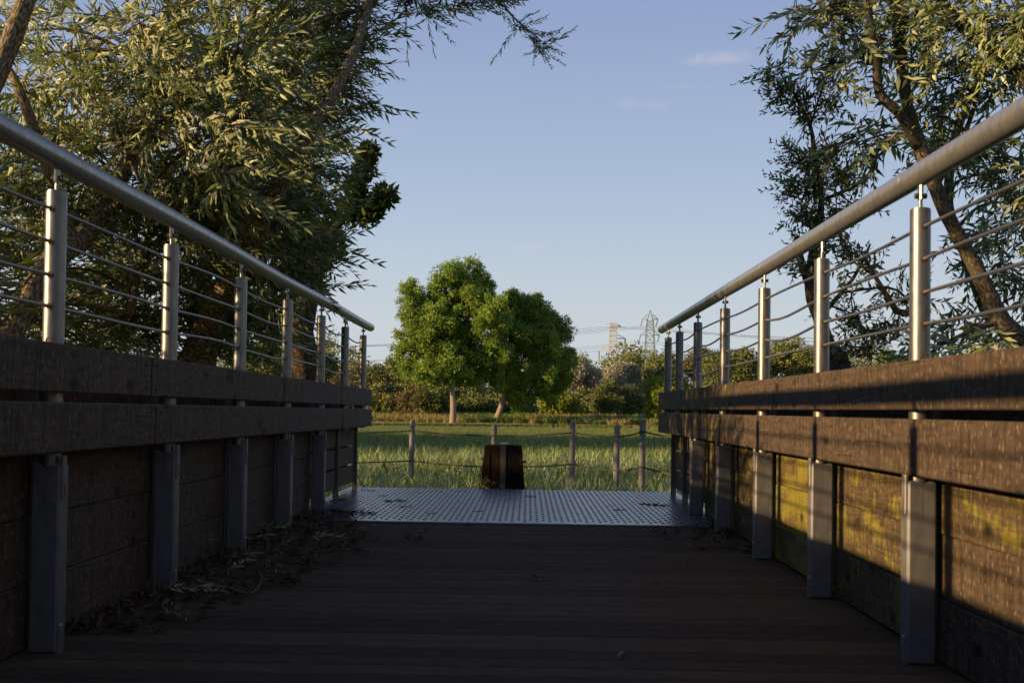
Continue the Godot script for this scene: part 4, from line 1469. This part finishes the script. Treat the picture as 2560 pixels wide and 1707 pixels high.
func build_pylons() -> void:
	# green lattice pylon with three pairs of arms
	var d1 := 430.0
	var foot := spot(1492, 900, d1)
	foot.y = 0.0
	var high: float = spot(1492, 712, d1).y
	var green := thing("power_pylon", "green grey lattice power pylon with three pairs of arms", "pylon", foot)
	var s := Shape.new()
	lattice(s, 7.2, 2.6, high * 0.90, 13, 0.26, 0.14)
	for q in [[-1, -1], [1, -1], [1, 1], [-1, 1]]:
		s.bar(Vector3(q[0] * 1.3, high * 0.90, q[1] * 1.3), Vector3(0, high, 0), 0.26)
	put("mast", s.mesh(), mats.green_steel, green)
	var tips := []
	for q in [[733, 22.0], [769, 27.0], [806, 22.0]]:
		var y: float = spot(1492, q[0], d1).y
		var reach: float = q[1] * d1 / 2298.0
		for sd in [-1.0, 1.0]:
			var arm := Shape.new()
			arm.bar(Vector3(sd * 1.2, y, 1.2), Vector3(sd * reach * 0.8, y, 0), 0.26)
			arm.bar(Vector3(sd * 1.2, y, -1.2), Vector3(sd * reach * 0.8, y, 0), 0.26)
			arm.bar(Vector3(sd * 1.0, y + 2.2, 0), Vector3(sd * reach * 0.8, y, 0), 0.26)
			put("crossarm", arm.mesh(), mats.green_steel, green)
			var ins := Shape.new()
			var tip := Vector3(sd * reach * 0.8 + 0.8 * (-1.0), y - 3.0, 0)
			ins.rod(Vector3(sd * reach * 0.8, y, 0), tip, 0.24, 6)
			put("insulator", ins.mesh(), mats.insulator, green)
			tips.append(foot + tip)
	# white lattice pylon with staggered arms
	var d2 := 360.0
	var foot2 := spot(1407, 900, d2)
	foot2.y = 0.0
	var high2: float = spot(1407, 742, d2).y
	var white := thing("power_pylon", "white flat-topped lattice power pylon behind the wide blossoming tree", "pylon", foot2)
	var w := Shape.new()
	lattice(w, 4.0, 2.2, high2, 15, 0.27, 0.16)
	put("mast", w.mesh(), mats.white_steel, white)
	var tips2 := []
	for q in [[749, -20.0, 0.0], [749, 18.0, 0.0], [777, 28.0, 1.0], [806, -32.0, 1.0]]:
		var y: float = spot(1407, q[0], d2).y
		var reach: float = q[1] * d2 / 2298.0
		var arm := Shape.new()
		var sd := signf(reach)
		arm.bar(Vector3(sd * 1.0, y, 1.0), Vector3(reach, y, 0), 0.28)
		arm.bar(Vector3(sd * 1.0, y, -1.0), Vector3(reach, y, 0), 0.28)
		arm.bar(Vector3(sd * 1.0, y + (1.6 if q[2] > 0 else 1.0), 0), Vector3(reach, y, 0), 0.24)
		put("crossarm", arm.mesh(), mats.white_steel, white)
		var tip := Vector3(reach, y - (3.6 if q[2] > 0 else 0.2), 0)
		if q[2] > 0:
			var ins := Shape.new()
			ins.rod(Vector3(reach, y, 0), tip, 0.26, 6)
			put("insulator", ins.mesh(), mats.insulator, white)
		tips2.append(foot2 + tip)
	# conductors: from the right, over the pylon, off to the left behind the walnuts
	for set_ in [[tips, Vector3(-300, -3, -60), Vector3(220, -1, 40), "power line carried by the green grey pylon", 0.055], [tips2, Vector3(-300, -3, -40), Vector3(230, -2, 150), "power line carried by the white pylon", 0.05]]:
		for tip in set_[0]:
			var p := PackedVector3Array()
			var r := PackedFloat32Array()
			for leg in [[tip + set_[1], tip], [tip, tip + set_[2]]]:
				for j in 13:
					var t := j / 12.0
					if leg[0] == tip and j == 0:
						continue
					p.append(leg[0].lerp(leg[1], t) - Vector3(0, 30.0 * t * (1.0 - t), 0))
					r.append(set_[4])
			var c := Shape.new()
			c.tube(p, r, 4)
			var o := put("power_line", c.mesh(), mats.cable, self)
			tag(o, set_[3], "cable", set_[3] + "s")


func build_litter() -> void:
	# withered leaves heaped along the shaded parapet
	var dead := Shape.new()
	var r := RandomNumberGenerator.new()
	r.seed = 5
	for k in 10:
		dead.tint = Color(0.07, 0.036, 0.02).lerp(Color(0.16, 0.115, 0.07), r.randf())
		var d := Vector3(r.randf_range(-1, 1), r.randf_range(-0.15, 0.25), r.randf_range(-1, 1)).normalized()
		dead.leaf(Vector3(r.randf_range(-0.05, 0.05), r.randf_range(0, 0.02), r.randf_range(-0.05, 0.05)), d, d.cross(Vector3.UP + random_dir(r) * 0.5).normalized(), r.randf_range(0.05, 0.085), r.randf_range(0.012, 0.02))
	var dm := dead.mesh()
	var places := []
	var f := noise(33, 1.6, 2)
	for j in 540:
		var z := rng.randf_range(3.2, 6.6)
		var across := pow(rng.randf(), 1.7)
		var wide := 0.25 + 0.42 * clampf(1.0 - absf(z - 5.0) / 1.9, 0.0, 1.0) + 0.15 * f.get_noise_1d(z * 2.0)
		var x := X_LEFT - 0.05 + across * wide
		var heap := 0.02 * (1.0 - across) * clampf(1.2 - absf(z - 4.9) / 1.5, 0.0, 1.0)
		places.append(growing(Vector3(x, deck_y(z) + 0.004 + rng.randf() * heap, -z), Vector3(rng.randf_range(-0.15, 0.15), 1, rng.randf_range(-0.15, 0.15)), rng.randf_range(0.4, 0.72)))
	for j in 22:    # a thin scatter over the deck and in the right-hand corner
		var z := rng.randf_range(5.2, 6.5)
		var x := X_RIGHT - pow(rng.randf(), 2.0) * 0.45
		places.append(growing(Vector3(x, deck_y(z) + 0.005, -z), Vector3.UP, rng.randf_range(0.6, 1.1)))
	for j in 10:
		var z := rng.randf_range(3.4, 6.2)
		places.append(growing(Vector3(rng.randf_range(-1.3, 1.1), deck_y(z) + 0.004, -z), Vector3.UP, rng.randf_range(0.3, 0.6)))
	tag(scatter("leaf_litter", dm, mats.litter, self, places), "brown withered leaves heaped along the foot of the shaded parapet", "leaves", "", "stuff")
	# cut willow branches lying on the heap: [x, z, y, direction x, z, size]
	var cut := [[-1.25, 3.55, 0.03, 0.5, -0.5, 0.8], [-1.32, 3.75, 0.06, 0.8, 0.3, 0.7], [-1.2, 4.2, 0.05, 0.3, 0.9, 0.8], [-1.3, 4.35, 0.10, 0.9, 0.2, 0.75], [-1.12, 4.45, 0.05, 0.6, -0.7, 0.7], [-1.33, 4.7, 0.14, 0.7, 0.5, 0.8], [-1.15, 4.9, 0.07, 0.2, 0.9, 0.7], [-1.34, 5.1, 0.16, 0.5, 0.1, 0.7], [-1.1, 5.3, 0.05, 0.8, 0.3, 0.65], [-1.0, 5.6, 0.03, 0.9, -0.2, 0.6], [-1.25, 5.7, 0.05, 0.6, 0.6, 0.6], [-1.38, 4.55, 0.2, 0.2, -0.4, 0.6]]
	for q in cut:
		var o := put("fallen_branch", mats.sprays[rng.randi() % 3], mats.willow, self, growing(Vector3(q[0] - 0.06, deck_y(q[1]) + q[2] * 0.6 + 0.01, -q[1]), Vector3(q[3], 0.06, -q[4]), q[5] * 0.62))
		tag(o, "leafy willow cutting lying on the leaf heap at the shaded parapet", "branch", "willow cuttings on the leaf heap")
	var small := [[1034, 1343, "small tuft of dry twigs and leaves alone on the deck before the tread plate"]]
	var tw := Shape.new()
	for k in 16:
		tw.tint = Color(0.10, 0.08, 0.04).lerp(Color(0.12, 0.11, 0.06), r.randf())
		var d := Vector3(r.randf_range(-1, 1), r.randf_range(0.05, 0.9), r.randf_range(-1, 1)).normalized()
		tw.leaf(Vector3(r.randf_range(-0.05, 0.05), 0, r.randf_range(-0.02, 0.02)), d, d.cross(Vector3(0.2, 0.3, 1)).normalized(), r.randf_range(0.04, 0.07), 0.011)
	var tm := tw.mesh()
	var p0 := on_level(950, 1238, deck_y(5.6))
	tag(put("leaf_tuft", tm, mats.litter, self, Transform3D(Basis(), p0)), small[0][2], "leaves")
	# bits lying on the steel plate
	var bits := [[845, 1128, 1.2], [880, 1140, 1.0], [905, 1152, 1.5], [780, 1150, 1.6], [800, 1178, 2.0], [850, 1180, 1.5], [745, 1172, 1.8], [960, 1133, 0.8], [1005, 1130, 0.9], [1060, 1130, 1.0], [1093, 1128, 0.8], [1218, 1142, 1.2], [1170, 1150, 0.5], [1420, 1172, 1.0], [1490, 1160, 1.5], [1400, 1163, 0.5], [1100, 1175, 0.6], [930, 1165, 0.8], [1520, 1162, 1.2], [990, 1180, 0.5]]
	for q in bits:
		var p := on_level(q[0], q[1], EYE - 0.690)
		var o := put("leaf_tuft", tm, mats.litter, self, Transform3D(Basis(Vector3.UP, rng.randf() * TAU).scaled(Vector3(q[2], q[2] * 0.35, q[2])), p + Vector3(0, 0.002, 0)))
		tag(o, "scrap of dry willow leaves lying on the steel tread plate", "leaves", "leaf scraps on the tread plate")
	# a bare stick curving out of the heap
	var st := Shape.new()
	var pts := PackedVector3Array()
	for q in [[452, 1334, 0.05], [490, 1345, 0.03], [530, 1352, 0.015], [555, 1362, 0.012], [580, 1360, 0.012], [597, 1340, 0.015], [600, 1318, 0.03]]:
		var p := on_level(q[0], q[1], deck_y(4.6) + q[2])
		pts.append(p)
	var base := pts[3]
	base.y = deck_y(4.4)
	var sm := smooth(moved(pts, -base), PackedFloat32Array([0.009, 0.008, 0.007, 0.007, 0.006, 0.005, 0.004]), 3)
	st.tube(sm[0], sm[1], 6)
	var stick := put("fallen_stick", st.mesh(), mats.willow_bark, self, Transform3D(Basis(), base))
	tag(stick, "bare curved stick lying at the edge of the leaf heap", "stick")
	# two pale leaves on the near deck
	for q in [[1862, 1578, 0.3, "pair of pale willow leaves on the deck before the sunlit parapet"], [1432, 1498, 1.9, "single pale willow leaf in the middle of the deck"]]:
		var lf := Shape.new()
		lf.tint = Color(0.16, 0.15, 0.10)
		for k in (3 if q[2] < 1.0 else 1):
			var d := Vector3(cos(k * 0.5 + q[2]), 0.05, sin(k * 0.7 + q[2]))
			lf.leaf(Vector3.ZERO, d.normalized(), d.cross(Vector3.UP).normalized(), 0.085, 0.018)
		var p := on_level(q[0], q[1], deck_y(3.1))
		tag(put("fallen_leaf", lf.mesh(), mats.litter, self, Transform3D(Basis(), p + Vector3(0, 0.006, 0))), q[3], "leaf")
